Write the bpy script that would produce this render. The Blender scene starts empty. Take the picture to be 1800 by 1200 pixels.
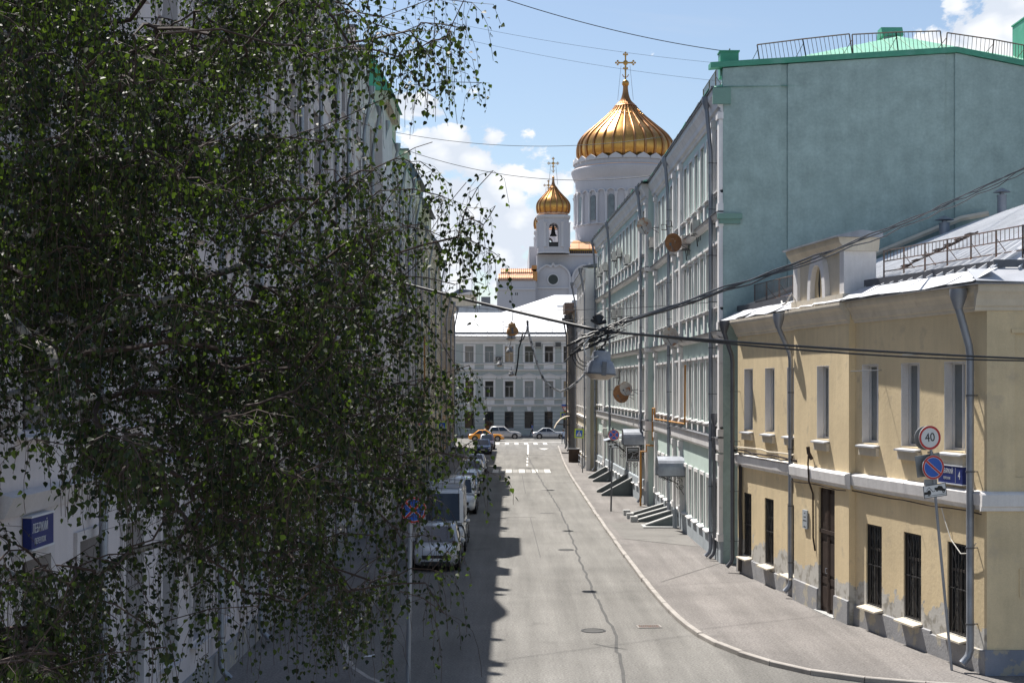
import bpy, bmesh, math, random
import numpy as np
from mathutils import Vector, Matrix
random.seed(7)
R = math.radians
sc = bpy.context.scene
col = sc.collection

# ------------------------------------------------------------------ camera
H, F, CX, HY = 7.3, 2500.0, 900.0, 675.0          # eye height, focal (photo px), principal column, horizon row
cam_d = bpy.data.cameras.new('camera')
cam = bpy.data.objects.new('camera', cam_d); col.objects.link(cam)
cam.location = (0, 0, H); cam.rotation_euler = (R(90), 0, 0)
cam_d.sensor_width = 36; cam_d.lens = 36 * F / 1800; cam_d.shift_y = (HY - 600) / 1800
cam_d.clip_start = .1; cam_d.clip_end = 4000
sc.camera = cam

# ------------------------------------------------------------------ sun, sky, exposure
SUN_EL, SUN_AZ = 59.0, -29.0                       # degrees; azimuth from +Y, negative = left
SD = Vector((math.sin(R(SUN_AZ)) * math.cos(R(SUN_EL)), math.cos(R(SUN_AZ)) * math.cos(R(SUN_EL)), math.sin(R(SUN_EL))))
sl = bpy.data.lights.new('sun', 'SUN'); sl.energy = 5.0; sl.angle = R(.5); sl.color = (1, .955, .89)
so = bpy.data.objects.new('sun', sl); col.objects.link(so)
so.rotation_euler = SD.to_track_quat('Z', 'Y').to_euler(); so.location = (0, 0, 60)
sc.view_settings.view_transform = 'Standard'; sc.view_settings.look = 'None'
sc.view_settings.exposure = .72; sc.view_settings.gamma = 1
sc.view_settings.use_curve_mapping = False
try: sc.cycles.max_bounces = 5; sc.cycles.diffuse_bounces = 3; sc.cycles.glossy_bounces = 3; sc.cycles.transmission_bounces = 3; sc.cycles.transparent_max_bounces = 4; sc.cycles.caustics_reflective = False; sc.cycles.caustics_refractive = False
except Exception: pass

wd = bpy.data.worlds.new('World'); sc.world = wd; wd.use_nodes = True
def build_sky():
    nt = wd.node_tree; N = nt.nodes; N.clear(); Lk = nt.links.new
    out = N.new('ShaderNodeOutputWorld'); bg = N.new('ShaderNodeBackground'); bg.inputs[1].default_value = .08
    sky = N.new('ShaderNodeTexSky'); sky.sky_type = 'NISHITA'; sky.sun_disc = False
    sky.sun_elevation = R(SUN_EL); sky.sun_rotation = R(SUN_AZ % 360)
    sky.air_density = 1.0; sky.dust_density = .6; sky.ozone_density = .9
    tc = N.new('ShaderNodeTexCoord')
    def math_(op, a, b=None, c=None, clamp=False):
        n = N.new('ShaderNodeMath'); n.operation = op; n.use_clamp = clamp
        for i, v in enumerate((a, b, c)):
            if v is None: continue
            if isinstance(v, (int, float)): n.inputs[i].default_value = v
            else: Lk(v, n.inputs[i])
        return n.outputs[0]
    def noise(scale, detail, rough, stretch=(1, 1, 1), off=(0, 0, 0), dist=0):
        mp = N.new('ShaderNodeMapping'); mp.inputs['Scale'].default_value = stretch; mp.inputs['Location'].default_value = off
        Lk(tc.outputs['Generated'], mp.inputs['Vector'])
        n = N.new('ShaderNodeTexNoise'); n.inputs['Scale'].default_value = scale; n.inputs['Detail'].default_value = detail
        n.inputs['Roughness'].default_value = rough; n.inputs['Distortion'].default_value = dist
        Lk(mp.outputs[0], n.inputs['Vector']); return n.outputs['Fac']
    def blob(px, py, r, sz):
        c = Vector(((px - CX) / F, 1, (HY - py) / F)).normalized()
        s = N.new('ShaderNodeVectorMath'); s.operation = 'SUBTRACT'; Lk(tc.outputs['Generated'], s.inputs[0]); s.inputs[1].default_value = c
        m = N.new('ShaderNodeVectorMath'); m.operation = 'MULTIPLY'; Lk(s.outputs[0], m.inputs[0]); m.inputs[1].default_value = (1, 1, sz)
        l = N.new('ShaderNodeVectorMath'); l.operation = 'LENGTH'; Lk(m.outputs[0], l.inputs[0])
        return math_('SUBTRACT', 1.0, math_('DIVIDE', l.outputs['Value'], r / F))
    # heaped clouds low over the street end and one at the upper right
    acc = None
    for b in ((800, 345, 165, 1.15), (862, 430, 150, 1.1), (752, 290, 85, 1), (760, 440, 180, 1.1), (1740, 75, 120, 1.3), (1800, 20, 130, 1.2), (1690, 110, 80, 1.6),
              (960, 320, 62, 1.5), (735, 188, 70, 2.6), (800, 224, 42, 4), (1215, 270, 70, 1.6), (560, 420, 190, 1.4)):
        v = blob(*b); acc = v if acc is None else math_('MAXIMUM', acc, v)
    acc = math_('MAXIMUM', acc, -1.0)
    # the same kind of heaps round the rest of the sky
    big = noise(2.6, 2, .5, (1, 1, 2.2), (3.1, 1.7, .4))
    gen = math_('MULTIPLY_ADD', big, 4.6, -3.05)
    acc = math_('MAXIMUM', acc, gen)
    n1 = noise(24, 7, .66, (1, 1, 1.35), (5.2, .3, 2.0), .25)
    vm = N.new('ShaderNodeMapping'); vm.inputs['Scale'].default_value = (1, 1, 1.25); Lk(tc.outputs['Generated'], vm.inputs['Vector'])
    wob = N.new('ShaderNodeTexNoise'); wob.inputs['Scale'].default_value = 40; wob.inputs['Detail'].default_value = 4; Lk(vm.outputs[0], wob.inputs['Vector'])
    wv = N.new('ShaderNodeVectorMath'); wv.operation = 'MULTIPLY_ADD'; Lk(wob.outputs['Color'], wv.inputs[0]); wv.inputs[1].default_value = (.02, .02, .02); Lk(vm.outputs[0], wv.inputs[2])
    vo = N.new('ShaderNodeTexVoronoi'); vo.feature = 'F1'; vo.inputs['Scale'].default_value = 46; Lk(wv.outputs[0], vo.inputs['Vector'])
    puff = math_('MULTIPLY_ADD', vo.outputs['Distance'], -.75, .30)
    dens = math_('ADD', puff, math_('MULTIPLY_ADD', n1, 2.2, math_('MULTIPLY_ADD', acc, .85, -1.12)))
    mask = N.new('ShaderNodeMapRange'); mask.interpolation_type = 'SMOOTHSTEP'; mask.inputs[1].default_value = -.02; mask.inputs[2].default_value = .20
    Lk(dens, mask.inputs[0])
    # thin veil high up
    v1 = noise(5.5, 4, .6, (.7, 1, 2.4), (1.2, 7.3, 3.3), .8)
    veil = N.new('ShaderNodeMapRange'); veil.interpolation_type = 'SMOOTHSTEP'; veil.inputs[1].default_value = .50; veil.inputs[2].default_value = .86; veil.inputs[3].default_value = .10; veil.inputs[4].default_value = .65
    Lk(v1, veil.inputs[0])
    sh = noise(15, 4, .6, (1, 1, 1.6), (5.2, .3, 1.75), .3)
    shr = N.new('ShaderNodeMapRange'); shr.inputs[1].default_value = .36; shr.inputs[2].default_value = .64
    Lk(math_('MULTIPLY_ADD', puff, .55, sh), shr.inputs[0])
    cc = N.new('ShaderNodeMixRGB'); cc.inputs[1].default_value = (5.8, 6.3, 7.1, 1); cc.inputs[2].default_value = (8.3, 8.4, 8.6, 1)
    Lk(shr.outputs[0], cc.inputs[0])
    base = N.new('ShaderNodeMixRGB'); Lk(veil.outputs[0], base.inputs[0]); Lk(sky.outputs[0], base.inputs[1]); base.inputs[2].default_value = (4.6, 5.3, 6.5, 1)
    fin = N.new('ShaderNodeMixRGB'); Lk(mask.outputs[0], fin.inputs[0]); Lk(base.outputs[0], fin.inputs[1]); Lk(cc.outputs[0], fin.inputs[2])
    Lk(fin.outputs[0], bg.inputs[0]); Lk(bg.outputs[0], out.inputs[0])
build_sky()

# ------------------------------------------------------------------ helpers
def at(px, py, Y): return Vector(((px - CX) / F * Y, Y, H - (py - HY) / F * Y))
def gr(px, py): Y = H * F / (py - HY); return Vector(((px - CX) / F * Y, Y, 0))
def onx(px, x): return x * F / (px - CX)               # distance at which the plane X = x is seen in column px
def zat(py, Y): return H - (py - HY) / F * Y

W = {}
class MB:
    def __init__(s): s.v = []; s.f = []
    def add(s, vs, fs):
        o = len(s.v); s.v += [tuple(p) for p in vs]; s.f += [tuple(i + o for i in f) for f in fs]; return s
    def box(s, x0, x1, y0, y1, z0, z1):
        return s.add([(x0,y0,z0),(x1,y0,z0),(x1,y1,z0),(x0,y1,z0),(x0,y0,z1),(x1,y0,z1),(x1,y1,z1),(x0,y1,z1)],
                     [(0,3,2,1),(4,5,6,7),(0,1,5,4),(1,2,6,5),(2,3,7,6),(3,0,4,7)])
    def hexa(s, pts):       # 4 bottom + 4 top points
        return s.add(pts, [(0,3,2,1),(4,5,6,7),(0,1,5,4),(1,2,6,5),(2,3,7,6),(3,0,4,7)])
    def quad(s, *p): return s.add(p, [tuple(range(len(p)))])
    def extr(s, prof, x0, x1):                          # closed (y,z) profile along x
        n = len(prof); vs = [(x0, y, z) for y, z in prof] + [(x1, y, z) for y, z in prof]
        fs = [(i, (i+1) % n, n + (i+1) % n, n + i) for i in range(n)] + [tuple(range(n))[::-1], tuple(range(n, 2*n))]
        return s.add(vs, fs)
    def prism(s, poly, z0, z1):                         # (x,y) polygon up z
        n = len(poly); vs = [(x, y, z0) for x, y in poly] + [(x, y, z1) for x, y in poly]
        fs = [(i, (i+1) % n, n + (i+1) % n, n + i) for i in range(n)] + [tuple(range(n))[::-1], tuple(range(n, 2*n))]
        return s.add(vs, fs)
    def plate(s, poly, y0, y1):                         # (x,z) polygon with thickness in y
        n = len(poly); vs = [(x, y0, z) for x, z in poly] + [(x, y1, z) for x, z in poly]
        fs = [(i, (i+1) % n, n + (i+1) % n, n + i) for i in range(n)] + [tuple(range(n)), tuple(range(n, 2*n))[::-1]]
        return s.add(vs, fs)
    def tube(s, pts, r, n=8, cap=True):
        pts = [Vector(p) for p in pts]; m = len(pts); rs = r if isinstance(r, (list, tuple)) else [r] * m
        vs = []; up = None
        for i, p in enumerate(pts):
            t = (pts[min(i+1, m-1)] - pts[max(i-1, 0)])
            t = t.normalized() if t.length > 1e-9 else Vector((0, 0, 1))
            if up is None: up = Vector((0, 0, 1)) if abs(t.z) < .9 else Vector((1, 0, 0))
            a = t.cross(up)
            if a.length < 1e-6: a = t.cross(Vector((0, 1, 0)))
            a.normalize(); b = a.cross(t); up = b
            for k in range(n):
                q = 2 * math.pi * k / n; vs.append(p + (a * math.cos(q) + b * math.sin(q)) * rs[i])
        fs = [(i*n+k, i*n+(k+1) % n, (i+1)*n+(k+1) % n, (i+1)*n+k) for i in range(m-1) for k in range(n)]
        if cap: fs += [tuple(range(n))[::-1], tuple(range((m-1)*n, m*n))]
        return s.add(vs, fs)
    def lathe(s, prof, n=24, c=(0, 0, 0), sq=None, cap=True):  # (r,z) profile round z; sq = superellipse power
        vs = []
        for r, z in prof:
            for k in range(n):
                a = 2 * math.pi * (k + .5) / n; ca, sa = math.cos(a), math.sin(a); q = 1
                if sq: q = (abs(ca) ** sq + abs(sa) ** sq) ** (-1 / sq)
                vs.append((c[0] + r * ca * q, c[1] + r * sa * q, c[2] + z))
        m = len(prof)
        fs = [(i*n+k, i*n+(k+1) % n, (i+1)*n+(k+1) % n, (i+1)*n+k) for i in range(m-1) for k in range(n)]
        if cap: fs += [tuple(range(n))[::-1], tuple(range((m-1)*n, m*n))]
        return s.add(vs, fs)
    def xf(s, M): s.v = [tuple(M @ Vector(p)) for p in s.v]; return s
    def join(s, o, M=None):
        return s.add([(M @ Vector(p)) if M is not None else p for p in o.v], o.f)
    def mesh(s, name, m=None, smooth=False):
        me = bpy.data.meshes.new(name); me.from_pydata(s.v, [], s.f)
        if m is not None: me.materials.append(m)
        if smooth:
            me.polygons.foreach_set('use_smooth', [True] * len(me.polygons))
            if isinstance(smooth, (int, float)) and smooth is not True:
                try: me.set_sharp_from_angle(angle=R(smooth))
                except Exception: pass
        me.update(); return me
def ob(name, me, parent=None, M=None):
    o = bpy.data.objects.new(name, me); col.objects.link(o)
    if parent is not None:
        o.parent = parent
        if M is None: M = W[parent]
        o.matrix_basis = W[parent].inverted() @ M
    else:
        if M is None: M = Matrix()
        o.matrix_basis = M
    W[o] = M.copy(); return o
def part(name, mb, m, parent=None, M=None, smooth=False): return ob(name, mb.mesh(name, m, smooth), parent, M)
def tag(o, label, cat=None, group=None, kind=None):
    if label: o['label'] = label
    if cat: o['category'] = cat
    if group: o['group'] = group
    if kind: o['kind'] = kind
    return o
def thing(name, label, cat, M=None, group=None): return tag(ob(name, None, None, M), label, cat, group)
def struct(name, mb, m, label=None, smooth=False):
    o = part(name, mb, m, None, None, smooth); tag(o, label, kind='structure'); return o
def TR(x, y, z=0, a=0): return Matrix.Translation((x, y, z)) @ Matrix.Rotation(R(a), 4, 'Z')
def copy_tree(o, M):
    """a thing with copies of its parts and sub-parts, mesh data shared"""
    c = o.copy(); col.objects.link(c); c.matrix_basis = M; W[c] = M.copy()
    for ch in list(o.children):
        d = ch.copy(); col.objects.link(d); d.parent = c; W[d] = M @ d.matrix_basis
        for g in list(ch.children):
            e = g.copy(); col.objects.link(e); e.parent = d; W[e] = W[d] @ e.matrix_basis
    return c

# ------------------------------------------------------------------ materials
def lin(r, g, b): return tuple(((c / 255) / 12.92 if c / 255 <= .04045 else ((c / 255 + .055) / 1.055) ** 2.4) for c in (r, g, b))
def mat(name, c, rough=.85, var=.15, scale=.8, bump=0.0, bscale=25, metal=0.0, spec=.4, streak=0.0, fine=.06, blot=None, tint=None, fs=45):
    m = bpy.data.materials.new(name); m.use_nodes = True; nt = m.node_tree; N = nt.nodes; Lk = nt.links.new
    b = N['Principled BSDF']; b.inputs['Roughness'].default_value = rough; b.inputs['Metallic'].default_value = metal
    b.inputs['Specular IOR Level'].default_value = spec
    geo = N.new('ShaderNodeNewGeometry')
    def noise(sc_, det, st=(1, 1, 1), ro=.6):
        mp = N.new('ShaderNodeMapping'); mp.inputs['Scale'].default_value = st; Lk(geo.outputs['Position'], mp.inputs['Vector'])
        n = N.new('ShaderNodeTexNoise'); n.inputs['Scale'].default_value = sc_; n.inputs['Detail'].default_value = det; n.inputs['Roughness'].default_value = ro
        Lk(mp.outputs[0], n.inputs['Vector']); return n.outputs['Fac']
    def rng(f, lo, hi, a=.3, z=.7):
        r = N.new('ShaderNodeMapRange'); r.inputs[1].default_value = a; r.inputs[2].default_value = z; r.inputs[3].default_value = lo; r.inputs[4].default_value = hi
        Lk(f, r.inputs[0]); return r.outputs[0]
    def mul(a, f):
        x = N.new('ShaderNodeVectorMath'); x.operation = 'SCALE'; Lk(a, x.inputs[0]); Lk(f, x.inputs['Scale']); return x.outputs[0]
    rgb = N.new('ShaderNodeRGB'); rgb.outputs[0].default_value = (*c, 1); cur = rgb.outputs[0]
    if tint is not None:
        x = N.new('ShaderNodeMixRGB'); x.inputs[2].default_value = (*tint[0], 1); Lk(cur, x.inputs[1]); Lk(rng(noise(tint[1], 5), 0, tint[2], .42, .66), x.inputs[0]); cur = x.outputs[0]
    if var: cur = mul(cur, rng(noise(scale, 5), 1 - var, 1 + var))
    if streak: cur = mul(cur, rng(noise(2.2, 6, (1.1, 1.1, .10), .7), 1 - streak, 1 + streak * .5))
    if fine: cur = mul(cur, rng(noise(fs, 3), 1 - fine, 1 + fine))
    if blot:   # colour, scale, threshold, softness: stains with their own shape
        x = N.new('ShaderNodeMixRGB'); x.inputs[2].default_value = (*blot[0], 1); Lk(cur, x.inputs[1])
        Lk(rng(noise(blot[1], 7, (1, 1, 1), .65), 0, blot[4] if len(blot) > 4 else 1, blot[2], blot[2] + blot[3]), x.inputs[0]); cur = x.outputs[0]
    Lk(cur, b.inputs['Base Color'])
    if bump:
        bp = N.new('ShaderNodeBump'); bp.inputs['Strength'].default_value = bump; bp.inputs['Distance'].default_value = .02
        Lk(noise(bscale, 6), bp.inputs['Height']); Lk(bp.outputs[0], b.inputs['Normal'])
    return m
def plain(name, c, rough=.5, metal=0.0, spec=.5): return mat(name, c, rough, 0.06, 3, 0, metal=metal, spec=spec, fine=0.02)
M = {}
def paint_mat(name, c, rough=.25):
    m = plain(name, c, rough, 0, .5); b = m.node_tree.nodes['Principled BSDF']
    b.inputs['Coat Weight'].default_value = .6; b.inputs['Coat Roughness'].default_value = .06; return m
def wall_peel(name, c, under, zlim, soft):
    """painted plaster that has flaked off low down in ragged patches"""
    m = mat(name, c, .9, .10, .55, .35, 9, streak=.10, fine=.05, spec=.2, blot=((c[0]*.58, c[1]*.60, c[2]*.68), 1.1, .57, .14, .6)); nt = m.node_tree; N = nt.nodes; Lk = nt.links.new
    b = N['Principled BSDF']; old = b.inputs['Base Color'].links[0].from_socket
    geo = N.new('ShaderNodeNewGeometry'); sp = N.new('ShaderNodeSeparateXYZ'); Lk(geo.outputs['Position'], sp.inputs[0])
    n = N.new('ShaderNodeTexNoise'); n.inputs['Scale'].default_value = 1.1; n.inputs['Detail'].default_value = 8; n.inputs['Roughness'].default_value = .62
    Lk(geo.outputs['Position'], n.inputs['Vector'])
    a = N.new('ShaderNodeMath'); a.operation = 'MULTIPLY_ADD'; Lk(n.outputs['Fac'], a.inputs[0]); a.inputs[1].default_value = -soft * 5; Lk(sp.outputs['Z'], a.inputs[2])
    r = N.new('ShaderNodeMapRange'); r.inputs[1].default_value = zlim - soft * 2.5 + .02; r.inputs[2].default_value = zlim - soft * 2.5 - .02; Lk(a.outputs[0], r.inputs[0])
    n2 = N.new('ShaderNodeTexNoise'); n2.inputs['Scale'].default_value = 3.5; n2.inputs['Detail'].default_value = 8
    Lk(geo.outputs['Position'], n2.inputs['Vector'])
    u = N.new('ShaderNodeMixRGB'); u.inputs[1].default_value = (*under, 1); u.inputs[2].default_value = (under[0]*.62, under[1]*.6, under[2]*.56, 1)
    rr = N.new('ShaderNodeMapRange'); rr.inputs[1].default_value = .5; rr.inputs[2].default_value = .62; Lk(n2.outputs['Fac'], rr.inputs[0]); Lk(rr.outputs[0], u.inputs[0])
    x = N.new('ShaderNodeMixRGB'); Lk(r.outputs[0], x.inputs[0]); Lk(old, x.inputs[1]); Lk(u.outputs[0], x.inputs[2]); Lk(x.outputs[0], b.inputs['Base Color'])
    return m
def asphalt(name, c, patch):
    m = mat(name, c, .92, .16, .22, .55, 60, fine=.34, fs=17, spec=.25, blot=((c[0]*.62, c[1]*.62, c[2]*.62), .5, .60, .10, patch))
    nt = m.node_tree; N = nt.nodes; Lk = nt.links.new; b = N['Principled BSDF']; old = b.inputs['Base Color'].links[0].from_socket
    geo = N.new('ShaderNodeNewGeometry'); mp = N.new('ShaderNodeMapping'); mp.inputs['Scale'].default_value = (1.3, .07, 1); Lk(geo.outputs['Position'], mp.inputs['Vector'])
    n = N.new('ShaderNodeTexNoise'); n.inputs['Scale'].default_value = 1.0; n.inputs['Detail'].default_value = 7; n.inputs['Roughness'].default_value = .65; Lk(mp.outputs[0], n.inputs['Vector'])
    r = N.new('ShaderNodeMapRange'); r.inputs[1].default_value = .34; r.inputs[2].default_value = .66; r.inputs[3].default_value = .80; r.inputs[4].default_value = 1.14; Lk(n.outputs['Fac'], r.inputs[0])
    s = N.new('ShaderNodeVectorMath'); s.operation = 'SCALE'; Lk(old, s.inputs[0]); Lk(r.outputs[0], s.inputs['Scale']); Lk(s.outputs[0], b.inputs['Base Color'])
    return m

M['asphalt'] = asphalt('asphalt', (.185, .178, .165), .55)
M['walk'] = asphalt('walk', (.20, .186, .176), .6)
M['ground'] = mat('ground', (.16, .15, .14), .95, .2, .1)
M['tar'] = mat('tar', (.075, .073, .07), .85, .2, 2)
M['kerb'] = mat('kerb', (.34, .315, .29), .85, .2, 1.2, .3, 40, fine=.18)
M['roadpaint'] = mat('roadpaint', (.62, .60, .56), .8, .12, 1, .2, 50, blot=((.22, .21, .2), 5, .56, .12, .8))
M['oldpaint'] = mat('oldpaint', (.30, .29, .27), .85, .15, 1, blot=((.18, .175, .165), 6, .5, .1, .9))
M['yellow'] = wall_peel('yellow', (.73, .59, .375), (.54, .52, .48), 1.42, .42)
M['yelplain'] = mat('yelplain', (.68, .555, .36), .9, .12, .8, .5, 9, streak=.10, spec=.2, blot=((.48, .40, .30), 1.1, .56, .14, .6))
M['cream'] = mat('cream', (.64, .575, .47), .88, .10, .9, .25, 14, streak=.10, spec=.2, blot=((.42, .36, .28), 1.6, .6, .14, .6))
M['plinth'] = mat('plinth', (.30, .30, .31), .92, .14, 1.2, .5, 12, blot=((.44, .40, .32), 1.7, .55, .05, .9), fine=.12)
M['zinc'] = mat('zinc', (.30, .32, .36), .48, .18, 1.5, 0, metal=.55, streak=.15)
M['zincdark'] = mat('zincdark', (.13, .135, .15), .5, .18, 1.5, metal=.4)
M['roofzinc'] = mat('roofzinc', (.66, .67, .69), .5, .12, .9, .04, 5, metal=.12, blot=((.40, .25, .14), 1.3, .64, .1, .7))
M['roofwhite'] = mat('roofwhite', (.62, .63, .645), .5, .14, .35, .03, 4, metal=.2)
M['sheet'] = mat('sheet', (.50, .51, .54), .5, .14, 1.2, .06, 5, metal=.25)
M['roofgreen'] = mat('roofgreen', (.075, .30, .20), .5, .15, .7, .05, 6, blot=((.16, .38, .30), .9, .55, .15, .6))
M['greenpale'] = mat('greenpale', (.22, .50, .36), .55, .14, .6, .05, 6)
M['green'] = mat('green', (.57, .68, .625), .9, .10, .35, .35, 10, streak=.07, spec=.2, blot=((.44, .53, .49), 1.1, .6, .12, .5))
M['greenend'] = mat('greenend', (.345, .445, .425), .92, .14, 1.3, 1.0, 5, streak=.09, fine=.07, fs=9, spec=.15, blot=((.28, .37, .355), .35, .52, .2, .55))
M['greendk'] = mat('greendk', (.20, .33, .28), .9, .1, .5, .3, 10)
M['trim'] = mat('trim', (.76, .74, .73), .85, .10, .8, .25, 16, streak=.12, spec=.25, blot=((.36, .35, .34), 1.8, .62, .12, .55))
M['greyplinth'] = mat('greyplinth', (.36, .40, .43), .9, .12, .8, .3, 12, streak=.1)
M['mauve'] = mat('mauve', (.62, .575, .58), .9, .10, .4, .25, 12, streak=.08, spec=.2, blot=((.36, .34, .34), .9, .58, .14, .6))
M['mauvetrim'] = mat('mauvetrim', (.60, .565, .565), .88, .10, .6, .2, 12, streak=.12)
M['buff'] = mat('buff', (.50, .43, .34), .9, .12, .5, .25, 12, streak=.15, blot=((.33, .29, .24), 1.2, .58, .14, .6))
M['palegold'] = mat('palegold', (.60, .54, .38), .9, .10, .6, .2, 12, streak=.1)
M['ochre'] = mat('ochre', (.50, .36, .20), .9, .12, .6, .2, 12, streak=.12)
M['beige'] = mat('beige', (.58, .51, .38), .9, .12, .5, .2, 12, streak=.14)
M['brownwall'] = mat('brownwall', (.36, .31, .27), .9, .2, .8, .3, 10, streak=.22)
M['sage'] = mat('sage', (.37, .40, .385), .9, .08, .4, .2, 10, streak=.06)
M['sagetrim'] = mat('sagetrim', (.66, .645, .635), .88, .08, .6, .2, 12, streak=.06)
M['stone'] = None
M['gold'] = mat('gold', (.58, .30, .085), .27, .25, .25, .10, 3, metal=1, spec=.5, fine=.1, streak=.2)
M['golddk'] = mat('golddk', (.42, .21, .09), .42, .2, .5, metal=1)
M['copper'] = mat('copper', (.72, .42, .26), .33, .18, .3, .06, 3, metal=1)
M['glass'] = mat('glass', (.022, .025, .028), .05, .3, .4, spec=.4, fine=0)
M['glasspale'] = mat('glasspale', (.16, .18, .19), .12, .3, .5, spec=.6, fine=0)
M['curtain'] = mat('curtain', (.30, .23, .15), .5, .3, 2, spec=.5)
M['pvc'] = plain('pvc', (.66, .66, .67), .4)
M['frame'] = plain('frame', (.42, .40, .39), .55)
M['framedk'] = plain('framedk', (.06, .05, .045), .55)
M['wood'] = mat('wood', (.040, .024, .018), .55, .25, 3, .15, 20, streak=.25)
M['iron'] = mat('iron', (.035, .034, .035), .6, .2, 4)
M['rustiron'] = mat('rustiron', (.16, .13, .115), .75, .25, 5, blot=((.22, .10, .05), 9, .5, .1, .8))
M['black'] = plain('black', (.012, .012, .013), .55)
M['cable'] = plain('cable', (.018, .018, .02), .5)
M['wire'] = plain('wire', (.05, .055, .065), .5)
M['whitewire'] = plain('whitewire', (.6, .58, .54), .6)
M['acwhite'] = mat('acwhite', (.62, .60, .56), .5, .12, 4, streak=.15)
M['acdark'] = plain('acdark', (.07, .07, .07), .6)
M['dish'] = mat('dish', (.50, .48, .45), .6, .1, 4, blot=((.35, .14, .04), 3.5, .52, .1, .85))
M['dishrust'] = mat('dishrust', (.30, .15, .07), .75, .25, 6, blot=((.55, .50, .44), 4, .58, .08, .8))
M['orange'] = plain('orange', (.46, .22, .05), .6)
M['lamp'] = mat('lamp', (.29, .30, .325), .5, .16, 6, streak=.15, blot=((.20, .14, .10), 9, .66, .08, .6))
M['lamprust'] = mat('lamprust', (.36, .19, .07), .7, .25, 8, blot=((.12, .07, .05), 7, .55, .1, .7))
M['lampglass'] = mat('lampglass', (.46, .38, .31), .3, .12, 6, spec=.5)
M['signback'] = plain('signback', (.26, .27, .28), .5, .4)
M['sred'] = plain('sred', (.52, .035, .03), .4)
M['sblue'] = plain('sblue', (.02, .11, .50), .4)
M['snavy'] = mat('snavy', (.018, .030, .15), .6, .15, 4, spec=.25)
M['swhite'] = plain('swhite', (.72, .73, .74), .4)
M['sblack'] = plain('sblack', (.012, .012, .012), .5)
M['slime'] = plain('slime', (.55, .70, .02), .4)
M['letter'] = plain('letter', (.62, .64, .68), .5)
M['rubber'] = plain('rubber', (.018, .018, .018), .8)
M['rim'] = plain('rim', (.38, .38, .40), .35, .7)
M['carglass'] = mat('carglass', (.014, .020, .030), .03, .2, .5, spec=.7, fine=0)
M['headlamp'] = plain('headlamp', (.55, .57, .60), .1)
M['taillamp'] = plain('taillamp', (.35, .01, .01), .2)
M['concrete'] = mat('concrete', (.42, .42, .41), .9, .15, 1.5, .3, 20)
M['concreteshade'] = mat('concreteshade', (.12, .14, .14), .9, .15, 1.5, .3, 20)  # darkened copy of concrete, paints shade on the upright stair sides
M['leaf'] = None
M['stone'] = mat('stone', (.53, .515, .54), .9, .08, .08, .25, 2, streak=.06, fine=.05)
M['stone2'] = mat('stone2', (.60, .585, .60), .9, .06, .1, .2, 2)

# ------------------------------------------------------------------ ground, road, pavements, kerbs
struct('ground', MB().quad((-900, -60, -.03), (900, -60, -.03), (900, 1600, -.03), (-900, 1600, -.03)), M['ground'])
struct('road', MB().quad((-7.0, -4, 0), (30, -4, 0), (30, 34.6, 0), (8.4, 36.5, 0), (6.2, 48, 0), (6.6, 167, 0), (6.6, 168.5, 0), (70, 168.5, 0), (70, 195.2, 0), (-70, 195.2, 0), (-70, 168.5, 0), (-7.0, 168.5, 0)), M['asphalt'])

kr = [(30, 31.5), (20, 32.2), (14, 33.0), (10.6, 33.9), (8.1, 35.0), (6.9, 36.4), (6.05, 38.2), (5.45, 40.2), (5.1, 43), (4.92, 47), (4.76, 54), (4.66, 66), (4.6, 80), (4.58, 95), (4.56, 114), (4.72, 132), (5.0, 148), (5.2, 160), (5.3, 167), (6.0, 168.5), (9, 168.9), (30, 169)]
klf = [(-1.2, 30.5), (-2.4, 33.0), (-3.7, 35.3), (-4.35, 37.4), (-4.55, 39.6), (-4.6, 44), (-4.6, 60), (-4.55, 90), (-4.5, 130), (-4.5, 160), (-4.9, 166.5), (-6, 168.2), (-9, 168.7), (-30, 169)]
def resample(p, step):
    out = [Vector(p[0])]; rem = step
    for a, b in zip(p, p[1:]):
        a = Vector(a); b = Vector(b); L = (b - a).length; t = rem
        while t < L: out.append(a.lerp(b, t / L)); t += step
        rem = t - L
    out.append(Vector(p[-1])); return out
def smooth_poly(p, n=3):
    p = [Vector(q) for q in p]
    for _ in range(n):
        q = [p[0]]
        for a, b in zip(p, p[1:]): q += [a.lerp(b, .25), a.lerp(b, .75)]
        q.append(p[-1]); p = q
    return p
def kerb_line(name, pts, side, step, label):
    """a row of separate granite stones; side = +1 when the pavement lies to the right of the line's direction"""
    P = resample([tuple(q) for q in smooth_poly(pts, 2)], step)
    root = tag(ob(name, None), label, kind='structure')
    rr = random.Random(3)
    for a, b in zip(P, P[1:]):
        d = (b - a); L = d.length
        if L < .3: continue
        ang = math.atan2(d.y, d.x); h = .135 + rr.uniform(-.012, .012); off = rr.uniform(-.012, .012)
        mb = MB(); y0, y1 = (0, -.17 * side) if side > 0 else (0, .17)
        e = .012
        ya, yb = min(y0, y1), max(y0, y1)
        mb.extr([(ya, -.05), (yb, -.05), (yb, h - .02), (yb - .02, h), (ya + .02, h), (ya, h - .02)], e, L - e)
        part('kerb_stone', mb, M['kerb'], root, TR(a.x, a.y, 0, math.degrees(ang)) @ Matrix.Translation((0, off, 0)))
    return P
PR = kerb_line('kerb', kr, 1, 1.45, 'pale granite kerb along the sunlit right pavement')
PL = kerb_line('kerb', klf, -1, 1.6, 'granite kerb along the shaded left pavement')
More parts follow.
